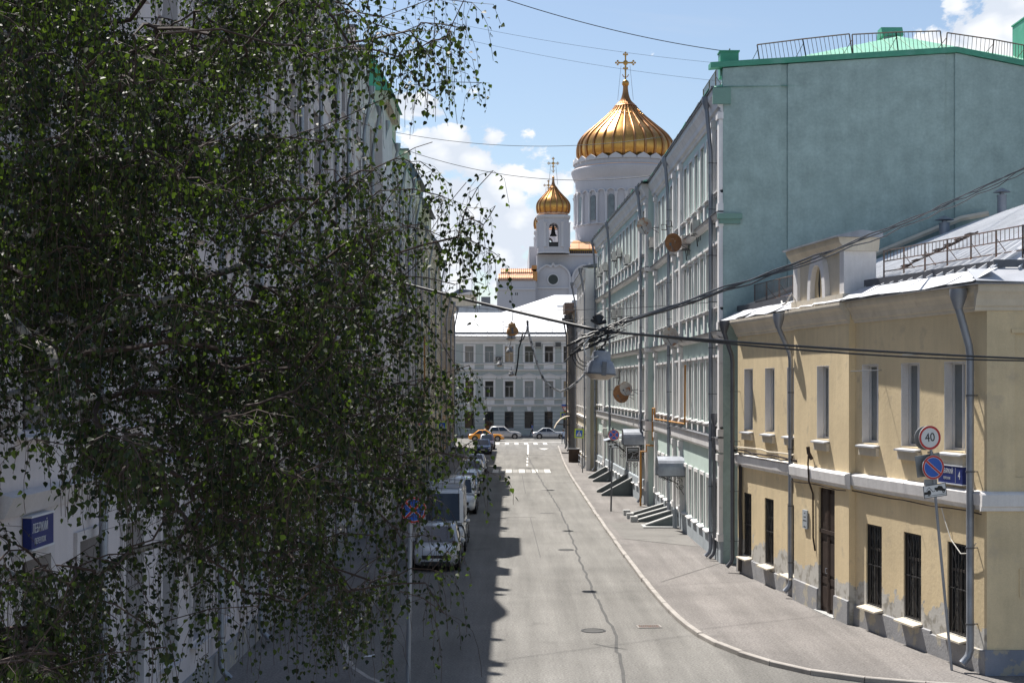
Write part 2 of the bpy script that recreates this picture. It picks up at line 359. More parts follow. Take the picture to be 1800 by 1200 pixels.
# pavements: sheets 12 cm up behind the stones, with a skirt
def pavement(name, line, inner, off, m, label):
    ins = []
    for i, p in enumerate(line):
        a = line[max(i-1, 0)]; b = line[min(i+1, len(line)-1)]; t = (b - a).normalized(); nrm = Vector((t.y, -t.x)) * off
        ins.append(p + nrm)
    poly = [(q.x, q.y) for q in ins] + inner
    bm = bmesh.new(); vs = [bm.verts.new((x, y, .125)) for x, y in poly]; f = bm.faces.new(vs); bmesh.ops.triangulate(bm, faces=[f])
    me = bpy.data.meshes.new(name); bm.to_mesh(me); bm.free(); me.materials.append(m)
    return tag(ob(name, me), label, kind='structure')
pavement('pavement', PR, [(30, 168.9), (30, 100)], .15, M['walk'], 'broad dusty asphalt pavement on the right, in the sun')
pavement('pavement', PL, [(-30, 168.6), (-30, 30.5)], -.15, M['walk'], 'asphalt pavement on the left, in shade')
# pavement of the cross street, before the far house
mb = MB().box(-70, 70, 195.2, 201, -.05, .13); struct('pavement', mb, M['walk'], 'pavement before the far pale green house')

def sheet(name, polys, m, z, label=None):
    mb = MB()
    for p in polys: mb.quad(*[(x, y, z) for x, y in p])
    o = struct(name, mb, m, label); return o
def rect(x0, x1, y0, y1): return [(x0, y0), (x1, y0), (x1, y1), (x0, y1)]
for x in (-1.62, -.53, .57, 1.68, 2.72): sheet('crossing_bar', [rect(x, x + .5, 117.4, 122.0)], M['roadpaint'], .006)
for x in (-1.05, .05, 1.15, 2.25): sheet('crossing_bar', [rect(x, x + .42, 117.6, 121.8)], M['oldpaint'], .005)
for i in range(7): sheet('crossing_bar', [rect(-3.2 + i * 1.17, -2.72 + i * 1.17, 172.2, 177.4)], M['roadpaint'], .006)
sheet('centre_line', [[(1.56, 148), (1.74, 148), (2.05, 172), (1.87, 172)]], M['roadpaint'], .006)
for y in (127, 132.5, 138, 143.2): sheet('lane_dash', [[(1.28 + (y-127)*.013, y), (1.44 + (y-127)*.013, y), (1.47 + (y-127)*.013, y + 3.4), (1.31 + (y-127)*.013, y + 3.4)]], M['roadpaint'], .006)
sheet('give_way_mark', [[(3.0, 162.0), (4.2, 162.0), (3.6, 158.2)]], M['roadpaint'], .006)
sheet('stop_line', [rect(-3.4, 6.5, 178.8, 179.5)], M['roadpaint'], .006)
for k in range(5): sheet('worn_mark', [rect(-2.6 + k*.75, -2.15 + k*.75, 168.6, 169.6)], M['oldpaint'], .006)
# sealed crack wandering down the road
ck = [gr(*p) for p in ((925,797),(931,808),(940,825),(950,842),(965,865),(977,884),(987,900),(995,920),(1003,942),(1012,965),(1020,985),(1030,1008),(1038,1030),(1050,1052),(1060,1072),(1070,1092),(1080,1112),(1086,1145),(1092,1180),(1099,1230))]
rr = random.Random(5); pp = [p + Vector((rr.uniform(-.05, .05), 0, 0)) for q in [resample([(a.x, a.y), (b.x, b.y)], 1.2)[:-1] for a, b in zip(ck[::-1], ck[::-1][1:])] for p in [Vector((v.x, v.y, 0)) for v in q]]
sheet('tar_seam', [[(a.x-.045, a.y), (a.x+.045, a.y), (b.x+.045, b.y), (b.x-.045, b.y)] for a, b in zip(pp, pp[1:])], M['tar'], .006)
def seam(x0, y0, x1, y1, w):
    d = Vector((x1-x0, y1-y0)).normalized(); n = Vector((-d.y, d.x)) * w / 2
    return [(x0-n.x, y0-n.y), (x1-n.x, y1-n.y), (x1+n.x, y1+n.y), (x0+n.x, y0+n.y)]
sheet('patch_seam', [seam(1.2, 60, 1.0, 78, .03), seam(.9, 95, .8, 116, .04)], M['tar'], .005)
for x0, x1, y0, y1, w in ((2.0, 2.9, 97.8, 98.4, .35), (1.6, 2.4, 80.5, 80.7, .3), (.3, 1.6, 124, 124.3, .5), (-.4, 1.3, 78, 78.2, .1), (1.5, 3.4, 146, 146.4, .5)):
    sheet('patch_seam', [seam(x0, y0, x1, y1, w)], M['tar'], .006)
sheet('patch_seam', [seam(5.0, 66.2, 8.3, 62.8, .05), seam(5.4, 51.6, 8.6, 57.5, .04), seam(4.9, 72, 8.2, 73, .03)], M['tar'], .131)
sheet('patched_asphalt', [[(5.2, 66.3), (8.2, 62.9), (8.2, 74), (5.0, 74)]], mat('walkdark', (.175, .167, .155), .92, .15, .3, .5, 60, fine=.2, blot=((.11, .105, .1), .8, .55, .12, .6)), .129)
# manholes and a drain
def manhole(px, py, r, label):
    p = gr(px, py); t = thing('manhole', label, 'manhole cover', TR(p.x, p.y, .004))
    part('rim', MB().lathe([(r + .05, .0), (r + .05, .012), (r, .014), (r, 0)], 24), M['iron'], t)
    part('lid', MB().lathe([(r - .012, 0), (r - .012, .009), (0.01, .012)], 24), M['tar'], t)
manhole(995, 966, .30, 'small round manhole cover in mid road beside the tar seam')
manhole(1043, 1108, .32, 'nearest round manhole cover left of the drain grating')
p = gr(1141, 1101); t = thing('drain_grating', 'rectangular iron drain grating in the road by the kerb', 'drain', TR(p.x, p.y, .004, 4))
mb = MB().box(-.36, .36, -.24, -.20, 0, .02).box(-.36, .36, .20, .24, 0, .02).box(-.36, -.32, -.2, .2, 0, .02).box(.32, .36, -.2, .2, 0, .02); part('frame', mb, M['kerb'], t)
part('pit', MB().quad((-.32, -.2, .001), (.32, -.2, .001), (.32, .2, .001), (-.32, .2, .001)), M['black'], t)
for k in range(9): part('bar', MB().box(-.29 + k*.0675, -.255 + k*.0675, -.2, .2, .002, .018), M['rustiron'], t)
# dust and litter on the shaded pavement
tag(part('paper_scrap', MB().add([(0,0,.01),(.28,.06,.02),(.30,.22,.05),(.05,.2,.012)], [(0,1,2,3)]), M['swhite'], None, TR(gr(638,1155).x, gr(638,1155).y, 0)), 'white paper scrap lying on the shaded asphalt', 'litter')

# ------------------------------------------------------------------ facade kit (local x = along, y = outward, z = up)
def wall(name, parent, Mf, L, z0, z1, ops, m, back=.5):
    """wall skin with real openings: ops = (u0,u1,v0,v1,depth)"""
    us = sorted({0.0, L} | {o[0] for o in ops} | {o[1] for o in ops}); vs = sorted({z0, z1} | {o[2] for o in ops} | {o[3] for o in ops})
    mb = MB()
    for j in range(len(vs) - 1):
        run = None
        for i in range(len(us)):
            solid = False
            if i < len(us) - 1:
                cu, cv = (us[i] + us[i+1]) / 2, (vs[j] + vs[j+1]) / 2
                solid = not any(o[0] < cu < o[1] and o[2] < cv < o[3] for o in ops)
            if solid and run is None: run = us[i]
            if not solid and run is not None:
                mb.quad((us[i], 0, vs[j]), (run, 0, vs[j]), (run, 0, vs[j+1]), (us[i], 0, vs[j+1])); run = None
    for a, b, c, d, e in ops:
        mb.quad((a, 0, c), (a, -e, c), (a, -e, d), (a, 0, d)); mb.quad((b, 0, d), (b, -e, d), (b, -e, c), (b, 0, c))
        mb.quad((a, 0, d), (a, -e, d), (b, -e, d), (b, 0, d)); mb.quad((b, 0, c), (b, -e, c), (a, -e, c), (a, 0, c))
    mb.quad((0, 0, z0), (0, 0, z1), (0, -back, z1), (0, -back, z0)); mb.quad((L, 0, z1), (L, 0, z0), (L, -back, z0), (L, -back, z1))
    mb.quad((0, 0, z1), (L, 0, z1), (L, -back, z1), (0, -back, z1))
    return part(name, mb, m, parent, Mf)
_wc = {}
def window(parent, Mf, u, v, w, h, depth, fr='pvc', gl='glass', split=(1, .68), sill=.12, sillm='sheet', surround=None, sur=(.14, .05), fw=.07, grille=False, head=None):
    """window set back in its opening: frame > pane, sill, surround, grille"""
    key = (round(w, 2), round(h, 2), fr, split, fw)
    if key not in _wc:
        mb = MB(); mb.box(0, fw, -.05, .03, 0, h).box(w - fw, w, -.05, .03, 0, h).box(fw, w - fw, -.05, .03, 0, fw).box(fw, w - fw, -.05, .03, h - fw, h)
        n, tr = split
        zt = h * tr if tr else h - fw
        if tr: mb.box(fw, w - fw, -.04, .022, zt - fw / 2, zt + fw / 2)
        for k in range(1, n + 1): x = fw + (w - 2 * fw) * k / (n + 1); mb.box(x - fw / 2, x + fw / 2, -.04, .02, fw, zt - (fw / 2 if tr else 0))
        _wc[key] = mb.mesh('window', M[fr])
    o = ob('window', _wc[key], parent, Mf @ Matrix.Translation((u, -depth + .052, v)))
    n_, tr_ = split; zt_ = h * tr_ if tr_ else h - fw * .5; cells = []
    for k in range(n_ + 1):
        x0 = fw * .6 + (w - 1.2 * fw) * k / (n_ + 1); cells.append((x0, (w - 1.2 * fw) / (n_ + 1), fw * .5, zt_ - fw * .5))
    if tr_: cells.append((fw * .6, w - 1.2 * fw, zt_, h - zt_ - fw * .5))
    for x0, cw, z0, chh in cells:
        kp = ('pane', round(cw, 3), round(chh, 3), gl)
        if kp not in _wc: _wc[kp] = MB().box(.001, cw - .001, -.03, -.02, .001, chh - .001).mesh('pane', M[gl])
        ob('pane', _wc[kp], o, W[o] @ Matrix.Translation((x0, 0, z0)))
    if sill:
        ks = ('sill', round(w, 2), round(depth, 2), sill, sillm)
        if ks not in _wc: _wc[ks] = MB().hexa([(-.08, -.02, -.06), (w + .08, -.02, -.06), (w + .08, depth + sill, -.12), (-.08, depth + sill, -.12), (-.08, -.02, .0), (w + .08, -.02, .0), (w + .08, depth + sill, -.075), (-.08, depth + sill, -.075)]).mesh('sill', M[sillm])
        ob('sill', _wc[ks], o)
    if surround:
        a, pr = sur; kk = ('sur', round(w, 2), round(h, 2), surround, sur, round(depth, 2), head)
        if kk not in _wc:
            y0, y1 = depth - .052 - .04, depth - .052 + pr; mb = MB()
            mb.box(-a, 0.004, y0, y1, 0, h + .0).box(w - .004, w + a, y0, y1, 0, h).box(-a, w + a, y0, y1 + .004, h, h + a)
            if head == 'ledge': mb.box(-a - .08, w + a + .08, y0, y1 + .09, h + a, h + a + .10)
            if head == 'pediment':
                z = h + a + .10; mb.box(-a - .10, w + a + .10, y0, y1 + .06, z, z + .16)
                mb.plate([(-a - .3, z + .16), (w + a + .3, z + .16), (w + a + .3, z + .26), (w / 2, z + .62), (-a - .3, z + .26)], y0, y1 + .05)
                mb.plate([(-a - .36, z + .26), (w / 2, z + .66), (w + a + .36, z + .26), (w + a + .36, z + .36), (w / 2, z + .77), (-a - .36, z + .36)], y0, y1 + .14)
            _wc[kk] = mb.mesh('surround', M[surround])
        ob('surround', _wc[kk], o)
    if grille:
        kg = ('gr', round(w, 2), round(h, 2))
        if kg not in _wc:
            mb = MB(); y = depth - .10; n = max(3, int(w / .16))
            for k in range(n + 1): x = .03 + (w - .06) * k / n; mb.box(x - .011, x + .011, y - .011, y + .011, .02, h - .02)
            for z in (.04, h * .5, h - .04): mb.box(.0, w, y - .014, y + .014, z - .014, z + .014)
            for sgn in (0, 1):
                mb.tube([(w * (.15 + .7 * sgn), y + .016, h * .04), (w * (.5 - .4 * (sgn - .5)), y + .016, h * .5), (w * (.15 + .7 * sgn), y + .016, h * .96)], .012, 4)
            _wc[kg] = mb.mesh('grille', M['iron'])
        ob('grille', _wc[kg], o)
    return o
def downspout(parent, Mf, u, ztop, zbot=.35, r=.075, out=.17, headout=.55, m='zinc', jog=1.6, foot=True):
    mb = MB(); z = ztop
    pts = [(u, headout, z), (u, headout, z - .35), (u, headout - (headout - out) * .15, z - .5), (u, out + .03, z - jog), (u, out, z - jog - .25), (u, out, zbot + .25)]
    if foot: pts += [(u, out + .06, zbot + .08), (u, out + .22, zbot - .08)]
    mb.tube(pts, r, 10)
    mb.lathe([(r * 1.05, -.38), (r * 2.1, -.1), (r * 2.3, 0), (r * 2.3, .12), (r * 2.0, .12)], 12, (u, headout, z), None)
    o = part('downspout', mb, M[m], parent, Mf, 40)
    k = zbot + .9; kb = ('brk', r, out)
    if kb not in _wc: _wc[kb] = MB().lathe([(r + .006, -.02), (r + .014, -.02), (r + .014, .02), (r + .006, .02)], 10, (0, out, 0)).box(-.02, .02, .0, out - r + .012, -.012, .012).mesh('bracket', M['zincdark'])
    while k < z - jog - .4: ob('bracket', _wc[kb], o, Mf @ Matrix.Translation((u, 0, k))); k += 1.9
    return o
def cornice(parent, Mf, u0, u1, prof, m, name='cornice'): return part(name, MB().extr(prof, u0, u1), M[m], parent, Mf)
def slab_box(name, parent, Mf, m, *b): return part(name, MB().box(*b), M[m], parent, Mf)
# ------------------------------------------------------------------ yellow two-storey house, right foreground
A2, C2, B2 = Vector((11.72, 35.1)), Vector((10.26, 42.5)), Vector((8.67, 54.6))
def frame2(a, b): d = b - a; return TR(a.x, a.y, 0, math.degrees(math.atan2(d.y, d.x))), d.length
def upx(px, a, b):                                     # photo column -> distance along the wall line a-b
    t = (px - CX) / F; d = (b - a).normalized()
    return (t * a.y - a.x) / (d.x - t * d.y)
yh = thing('yellow_house', 'yellow plastered two-storey house with grey metal roof on the right', 'house', TR(A2.x, A2.y))
MA, LA = frame2(A2, C2); dCB = (B2 - C2).normalized(); nCB = Vector((-dCB.y, dCB.x))
uD = upx(1406, C2, B2); LB = (B2 - C2).length
MCB = TR(C2.x, C2.y, 0, math.degrees(math.atan2(dCB.y, dCB.x)))
PRJ = .2
MR_ = MCB @ Matrix.Translation((0, PRJ, 0)); MB3 = MCB @ Matrix.Translation((uD, 0, 0))
UP, LO = (5.58, 7.88), (.86, 3.22)
segs = [(MA, LA, A2, C2, 0, [(1665,1700),(1589,1619),(1519,1547)], [(1670,1704),(1593,1622),(1529,1550)], None),
        (MR_, uD, C2 + nCB*PRJ, B2 + nCB*PRJ, 0, [(1435,1463)], [], (1440,1466)),
        (MB3, LB - uD, C2, B2, uD, [(1388,1401),(1347,1363),(1311,1324)], [(1387,1403),(1347,1361),(1309,1322)], None)]
DEP = .30
for Mf, L, a, b, sh, ups, los, door in segs:
    ops = []; wins = []
    for lst, (v0, v1), lower in ((ups, UP, False), (los, LO, True)):
        for p0, p1 in lst:
            c = (upx(p0, a, b) + upx(p1, a, b)) / 2 - sh; w = 1.02 if lower else 1.08
            c += .12; dp = .16 if lower else DEP
            ops.append((round(c - w/2, 3), round(c + w/2, 3), v0, v1, dp)); wins.append((c - w/2, v0, w, v1 - v0, lower, dp))
    if door:
        c = (upx(door[0], a, b) + upx(door[1], a, b)) / 2 - sh; ops.append((c - .72, c + .72, .12, 4.05, .14)); dc = c
    wall('wall', yh, Mf, L, .0, 9.75, ops, M['yellow'])
    for u, v, w, h, lower, dp in wins:
        if lower: window(yh, Mf, u, v, w, h, dp, 'framedk', 'glass', (1, .7), .22, 'cream', grille=True)
        else:
            window(yh, Mf, u, v, w, h, dp, 'pvc', 'glasspale', (1, 0), .14, 'sheet')
            for q in ((u + .001, u + .012), (u + w - .012, u + w - .001)): part('reveal', MB().box(q[0], q[1], -dp + .09, .004, v, v + h), M['trim'], yh, Mf)
            part('reveal', MB().box(u + .012, u + w - .012, -dp + .09, .004, v + h - .012, v + h - .001), M['trim'], yh, Mf)
            slab_box('apron', yh, Mf, 'cream', u - .05, u + w + .05, .0, .10, v - .36, v - .12)
    # plinth, stepping round the openings
    xs = [0.0] + sorted(sum([[o[0], o[1]] for o in ops if o[2] < .8], [])) + [L]
    rr = random.Random(int(L * 10))
    spans = [(0.0, L)] if not door else [(0.0, dc - .74), (dc + .74, L)]
    for s0, s1 in spans:
        mb = MB(); n = max(2, int((s1 - s0) / .9)); us = [s0 + (s1 - s0) * k / n for k in range(n + 1)]
        for p, q in zip(us, us[1:]):
            h1 = .70 + rr.uniform(-.05, .06) if not door else .82
            mb.hexa([(p, -.02, 0), (q, -.02, 0), (q, .065, 0), (p, .065, 0), (p, -.02, h1 + .03), (q, -.02, h1 + .03), (q, .055, h1), (p, .055, h1)])
        part('plinth', mb, M['plinth'], yh, Mf)
    # belt course with little flutes, and eaves cornice
    cornice(yh, Mf, -.02 if door is None else -.07, L + (.02 if door is None else .07), [(-.02, 4.16), (.07, 4.18), (.09, 4.26), (.15, 4.30), (.17, 4.58), (.13, 4.62), (-.02, 4.66)], 'trim', 'belt_course')
    cornice(yh, Mf, -.03, L + .03, [(-.02, 9.1), (.04, 9.12), (.06, 9.2), (.10, 9.23), (.15, 9.38), (.22, 9.5), (.29, 9.58), (.31, 9.66), (.31, 9.742), (-.02, 9.742)], 'cream')
# door
t = dc; MD = MR_ @ Matrix.Translation((0, .18, 0)); dr = part('door', MB().box(t - .72, t + .72, -.31, -.28, .12, 4.05), M['wood'], yh, MD)
for s in (-1, 1):
    x0, x1 = (t - .68, t - .03) if s < 0 else (t + .03, t + .68)
    for z0, z1 in ((.3, .95), (1.05, 1.25), (1.35, 2.35), (2.45, 2.6), (2.75, 3.9)):
        part('door_panel', MB().box(x0 + .09, x1 - .09, -.282, -.255, z0, z1), M['wood'], dr, MD)
    for xa_, xb_ in ((x0, x0 + .07), (x1 - .07, x1)): part('stile', MB().box(xa_, xb_, -.282, -.235, .15, 4.0), M['wood'], dr, MD)
part('door_frame', MB().box(t - .72, t + .72, -.28, -.215, 2.62, 2.74), M['wood'], dr, MD)
part('handle', MB().tube([(t + .06, -.23, 1.4), (t + .06, -.17, 1.4), (t + .06, -.17, 1.55), (t + .06, -.23, 1.55)], .012, 6), M['zinc'], dr, MD)
slab_box('doorstep', yh, MR_, 'concrete', t - .85, t + .85, -.13, .12, .02, .16)
# end wall towards the camera
ME = TR(A2.x + 14, A2.y, 0, 180)
wall('wall', yh, ME, 14.0, 0, 9.75, [(10.1, 13.3, 5.0, 8.55, .04)], M['yelplain'])
slab_box('wall_panel', yh, ME, 'yelplain', 10.1, 13.3, -.06, -.04, 5.0, 8.55)
[part('panel_frame', MB().box(*q), M['yelplain'], yh, ME) for q in ((10.0, 13.4, .0, .03, 8.56, 8.66), (11.6, 13.2, 0, .025, 2.7, 2.76), (11.6, 13.2, 0, .025, 2.05, 2.11), (13.14, 13.2, 0, .025, 2.11, 2.7))]
cornice(yh, ME, -.0, 14.17, [(-.02, 4.16), (.07, 4.18), (.09, 4.26), (.15, 4.30), (.17, 4.58), (.13, 4.62), (-.02, 4.66)], 'trim', 'belt_course')
cornice(yh, ME, 0, 14.31, [(-.02, 9.1), (.04, 9.12), (.06, 9.2), (.10, 9.23), (.15, 9.38), (.22, 9.5), (.29, 9.58), (.31, 9.66), (.31, 9.742), (-.02, 9.742)], 'cream')
part('plinth', MB().box(0, 14.06, -.02, .06, 0, .75), mat('plinthblue', (.22, .24, .29), .92, .14, 1.2, .5, 12, blot=((.36, .33, .27), 2.2, .53, .05, .9)), yh, ME)
# roof: eaves line, ridge, standing-seam panels
ev = .42
def off(a, b, d): t = (b - a).normalized(); return Vector((-t.y, t.x)) * d
nA = off(A2, C2, ev); nB = off(C2, B2, ev)
E0 = Vector((A2.x - ev * 1.02, A2.y - ev, 9.76)); E1 = Vector((C2.x + (nA.x + nB.x) / 2, C2.y, 9.76)); E2 = Vector((B2.x + nB.x + .05, 56.9, 9.76))
R0, R1 = Vector((18.6, 42.0, 13.65)), Vector((18.4, 56.9, 13.65))
E3 = Vector((26, A2.y - ev, 9.76)); RR = Vector((26, 42.0, 13.65)); 
rm = MB()
for tri in ((E0, E1, R0), (E1, R1, R0), (E1, E2, R1), (E0, R0, RR, E3)): rm.quad(*[tuple(p) for p in tri])
rm.quad((E0.x, E0.y, 9.75), (E3.x, E3.y, 9.75), (E3.x, 56.9, 9.75), (E2.x, E2.y, 9.75), (E1.x, E1.y, 9.75))
rm.quad((E2.x, 56.9, 9.75), (26, 56.9, 9.75), (26, 56.9, 13.65), tuple(R1))
roof = part('roof', rm, M['roofzinc'], yh, Matrix())
def seam_panels(ea, eb, ra, rb, n, roofo):
    nrm = (eb - ea).cross(ra - ea).normalized()
    if nrm.z < 0: nrm = -nrm
    rr = random.Random(n)
    for k in range(n):
        p = [ea.lerp(eb, k / n), ea.lerp(eb, (k + 1) / n), ra.lerp(rb, (k + 1) / n), ra.lerp(rb, k / n)]
        lift = nrm * (.012 + rr.uniform(0, .01)); mb = MB(); q = [v + lift for v in p]
        mb.quad(*q)
        d = (p[1] - p[0]).normalized() * .018; hh = nrm * .13
        s0 = p[0].lerp(p[3], .085)
        mb.hexa([s0 - d, s0 + d, p[3] + d, p[3] - d, s0 - d + hh, s0 + d + hh, p[3] + d + hh, p[3] - d + hh])
        part('roof_panel', mb, M['roofzinc'], roofo, Matrix())
seam_panels(E0, E1, R0, R0 + Vector((0, .9, 0)), 13, roof)
seam_panels(E1, E2, R0 + Vector((0, .9, 0)), R1, 24, roof)
seam_panels(E0, E3, R0, RR, 22, roof)
# drip sheets hanging over the eaves, each a bit bent its own way
rr = random.Random(12)
def eave_sheets(a, b, n, nrm2):
    for k in range(n):
        p, q = a.lerp(b, k / n), a.lerp(b, (k + 1) / n); up = -Vector((nrm2.x, nrm2.y, 0)).normalized()
        s1, s2 = rr.uniform(-.10, .06), rr.uniform(-.12, .02)
        o1 = up * -.06 + Vector((0, 0, .07 + s1 * .5)); o2 = up * -.06 + Vector((0, 0, .07 + s2 * .5))
        i1 = up * .62 + Vector((0, 0, .40 + .02 * (k % 2))); i2 = up * .62 + Vector((0, 0, .40 + .02 * (k % 2)))
        z = Vector((0, 0, -.015)); e = (q - p).normalized() * .012
        mb = MB().hexa([p + o1 + e + z, q + o2 - e + z, q + i2 - e + z, p + i1 + e + z, p + o1 + e, q + o2 - e, q + i2 - e, p + i1 + e])
        part('eave_sheet', mb, M['sheet'], roof, Matrix())
eave_sheets(E0, E1, 6, nA); eave_sheets(E1, E2, 11, nB); eave_sheets(E0, E3, 8, Vector((0, -1, 0)))
# dark gutter upstand running along the roof above the sheets
def upstand(a, b, nrm2, inn, name='gutter'):
    up = -Vector((nrm2.x, nrm2.y, 0)).normalized(); z0 = inn * .46 + .12
    p, q = a + up * inn + Vector((0, 0, z0)), b + up * inn + Vector((0, 0, z0))
    n = max(1, int((q - p).length / .9))
    for k in range(n):
        s, t_ = p.lerp(q, k / n), p.lerp(q, (k + 1) / n); dz = Vector((0, 0, .20 + rr.uniform(-.015, .02))); w = up * .05
        part(name, MB().hexa([s, t_, t_ + w, s + w, s + dz, t_ + dz, t_ + dz + w, s + dz + w]), M['zincdark'], roof, Matrix())
ua, ub = E1.lerp(E2, .02), E1.lerp(E2, (uD + .4) / (E2 - E1).length)
upstand(E0 + Vector((.2, .7, 0)), E1, nA, .72); upstand(ub, E2, nB, .72); upstand(E0 + Vector((.7, 0, 0)), E3, Vector((0, -1, 0)), .72)
# roof railing
def railing(parent, Ma, pts, h, m, gap=.16, rails=(1.0, .12), pr=.018, post=1.6, braces=True, name='railing', tilt=None):
    for a, b in zip(pts, pts[1:]):
        a, b = Vector(a), Vector(b); L = (b - a).length; d = (b - a) / L; up = Vector((0, 0, 1)) if tilt is None else Vector(tilt).normalized()
        n = max(1, round(L / post))
        for k in range(n):
            s, e = a + d * L * k / n, a + d * L * (k + 1) / n; mb = MB()
            for f in rails: mb.tube([s + up * h * f, e + up * h * f], pr, 5)
            mb.tube([s, s + up * h * 1.02], pr * 1.5, 5)
            if k == n - 1: mb.tube([e, e + up * h * 1.02], pr * 1.5, 5)
            c = max(2, round(L / n / gap))
            for j in range(1, c): q = s + (e - s) * j / c; mb.tube([q + up * h * rails[-1], q + up * h * rails[0]], pr * .55, 4)
            if braces:
                sd = d.cross(Vector((0, 0, 1))).normalized(); mb.tube([s + up * h * .75, s + sd * .5 + Vector((0, 0, .02))], pr * .7, 4)
            part(name, mb, M[m], parent, Ma)
ra = [tuple(E1.lerp(E2, f) + Vector((1.35, .15, .70))) for f in ((uD + .75) / 14.5, .98)]
railing(roof, Matrix(), ra, .80, 'rustiron', .15, post=1.7)
rb = [tuple(E0 + Vector((1.6, 1.2, .72))), tuple(E1 + Vector((1.35, .3, .72)))]
railing(roof, Matrix(), rb, .82, 'rustiron', .19, post=1.25, rails=(1.0, .25, .62))
rc = [tuple(E0 + Vector((1.6, 1.2, .72))), tuple(E3 + Vector((0, 1.3, .72)))]
railing(roof, Matrix(), rc, .82, 'rustiron', .19, post=1.5, rails=(1.0, .25))
# roof ladder, vents
lad = MB(); a, b = E1 + Vector((2.0, .6, .98)), E1 + Vector((4.6, 1.6, 2.2))
for s in (0, .45): lad.tube([a + Vector((0, s, .06)), b + Vector((0, s, .06))], .03, 5)
for k in range(7): q = a.lerp(b, (k + .5) / 7); lad.box(q.x - .1, q.x + .1, q.y - .05, q.y + .5, q.z + .07, q.z + .11)
part('roof_ladder', lad, M['wood'], roof, Matrix())
for x, y, h, r in ((18.6, 54.0, .75, .17), (16.9, 55.6, .55, .2)):
    zb = 9.76 + (x - 8.6) / (18.4 - 8.6) * 3.85
    part('roof_vent', MB().lathe([(r, -.3), (r, h), (r * 1.1, h), (r * 1.1, h + .04), (r * .5, h + .04), (r * .5, h + .12), (r * 1.9, h + .14), (r * .3, h + .30), (.01, h + .31)], 14, (x, y, zb)), M['zinc'], roof, Matrix(), 40)
part('ridge_flashing', MB().tube([(9.2, 56.75, 10.3), (17.9, 56.75, 13.9), (19, 56.75, 14.1)], .12, 6), M['cream'], roof, Matrix())
# attic block with ogive niche
aw = part('attic', MB().box(.25, uD - .1, -.95, -.06, 9.6, 11.55), M['trim'], yh, MR_)
part('pier', MB().box(.25, .62, -.06, .06, 9.75, 11.3), M['trim'], aw, MR_)
part('pier', MB().box(uD - .5, uD - .1, -.06, .06, 9.75, 11.3), M['trim'], aw, MR_)
part('base_course', MB().box(.2, uD - .05, -.1, .12, 9.72, 10.02), M['cream'], aw, MR_)
part('cornice', MB().extr([(-.98, 11.3), (.06, 11.3), (.12, 11.4), (.24, 11.55), (.28, 11.7), (-1.02, 11.7)], .12, uD + .05), M['cream'], aw, MR_)
part('cap', MB().extr([(-1.08, 11.70), (.36, 11.70), (.36, 11.75), (-.4, 11.92), (-1.08, 11.84)], .02, uD + .15), M['zinc'], aw, MR_)
cx = uD / 2 + .05
part('front_panel', MB().box(.62, uD - .5, -.06, -.045, 10.02, 11.3), M['cream'], aw, MR_)
def ogive(w, h, base, n=9):
    L = [(-w * math.cos(i / n * math.pi / 2) ** .75, base + h * math.sin(i / n * math.pi / 2) ** .9) for i in range(n + 1)]
    L = [(x, z) for x, z in L]; return L + [(-x, z) for x, z in L[::-1][1:]]
outer, inner = ogive(.82, 1.42, 9.98), ogive(.56, 1.08, 9.98)
mb = MB(); n = len(outer)
for i in range(n - 1):
    (a, b), (c, d), (e, f), (g, h) = outer[i], outer[i+1], inner[i], inner[i+1]
    mb.hexa([(cx + a, -.06, b), (cx + c, -.06, d), (cx + g, -.06, h), (cx + e, -.06, f), (cx + a, .12, b), (cx + c, .12, d), (cx + g, .12, h), (cx + e, .12, f)])
part('arch_moulding', mb, M['trim'], aw, MR_)
part('niche_hatch', MB().plate([(cx + x, z) for x, z in inner], -.06, -.04), M['yelplain'], aw, MR_)
part('hatch_slit', MB().plate([(cx + .02, 9.99), (cx + .14, 9.99), (cx + .20, 10.5), (cx + .06, 11.0), (cx + .05, 10.5)], -.04, -.03), M['black'], aw, MR_)
# downspouts
downspout(yh, MA, .45, 9.55, .42, .095, .2, .52, jog=1.3)
downspout(yh, MB3, .35, 9.55, .42, .085, .2, .62, jog=1.2)
downspout(yh, MB3, LB - uD - .30, 9.6, .42, .085, .3, .62, m='zincdark', jog=1.2)
# cables on the belt course, service conduits
rr = random.Random(4)
def loose_cable(Mf, u0, u1, z, r, m, sag=.04, w=.20, name='cable'):
    n = max(3, int((u1 - u0) / .8)); pts = [(u0 + (u1 - u0) * k / n, w + rr.uniform(-.01, .02), z + rr.uniform(-sag, sag)) for k in range(n + 1)]
    part(name, MB().tube(pts, r, 5), M[m], yh, Mf)
loose_cable(MB3, -.3, LB - uD, 4.80, .035, 'wood'); loose_cable(MB3, -.3, LB - uD, 4.72, .025, 'cable'); loose_cable(MB3, 0, LB - uD, 4.95, .03, 'cream')
loose_cable(MA, .1, LA, 4.10, .018, 'wood', .03, .09); loose_cable(MR_, 0, uD, 4.10, .018, 'wood', .03, .09)
for k in range(5): loose_v = MB().tube([(LB - uD - .75 + k*.09, .06 + .03*(k % 2), 4.7), (LB - uD - .70 + k*.08, .08, 3.0 + rr.uniform(-.3,.3)), (LB - uD - .78 + k*.1, .06, 1.5), (LB - uD - .7 + k*.07, .1, .2)], .025, 5); part('cable', loose_v, M['wood'] if k % 2 else M['iron'], yh, MB3)
q = dc + .86; part('conduit', MB().tube([(q + .35, .16, 5.0), (q + .28, .2, 4.75), (q + .25, .18, 4.2), (q + .24, .05, 3.8), (q + .22, .05, 2.4), (q + .1, .03, 2.0)], .03, 6), M['wood'], yh, MR_)
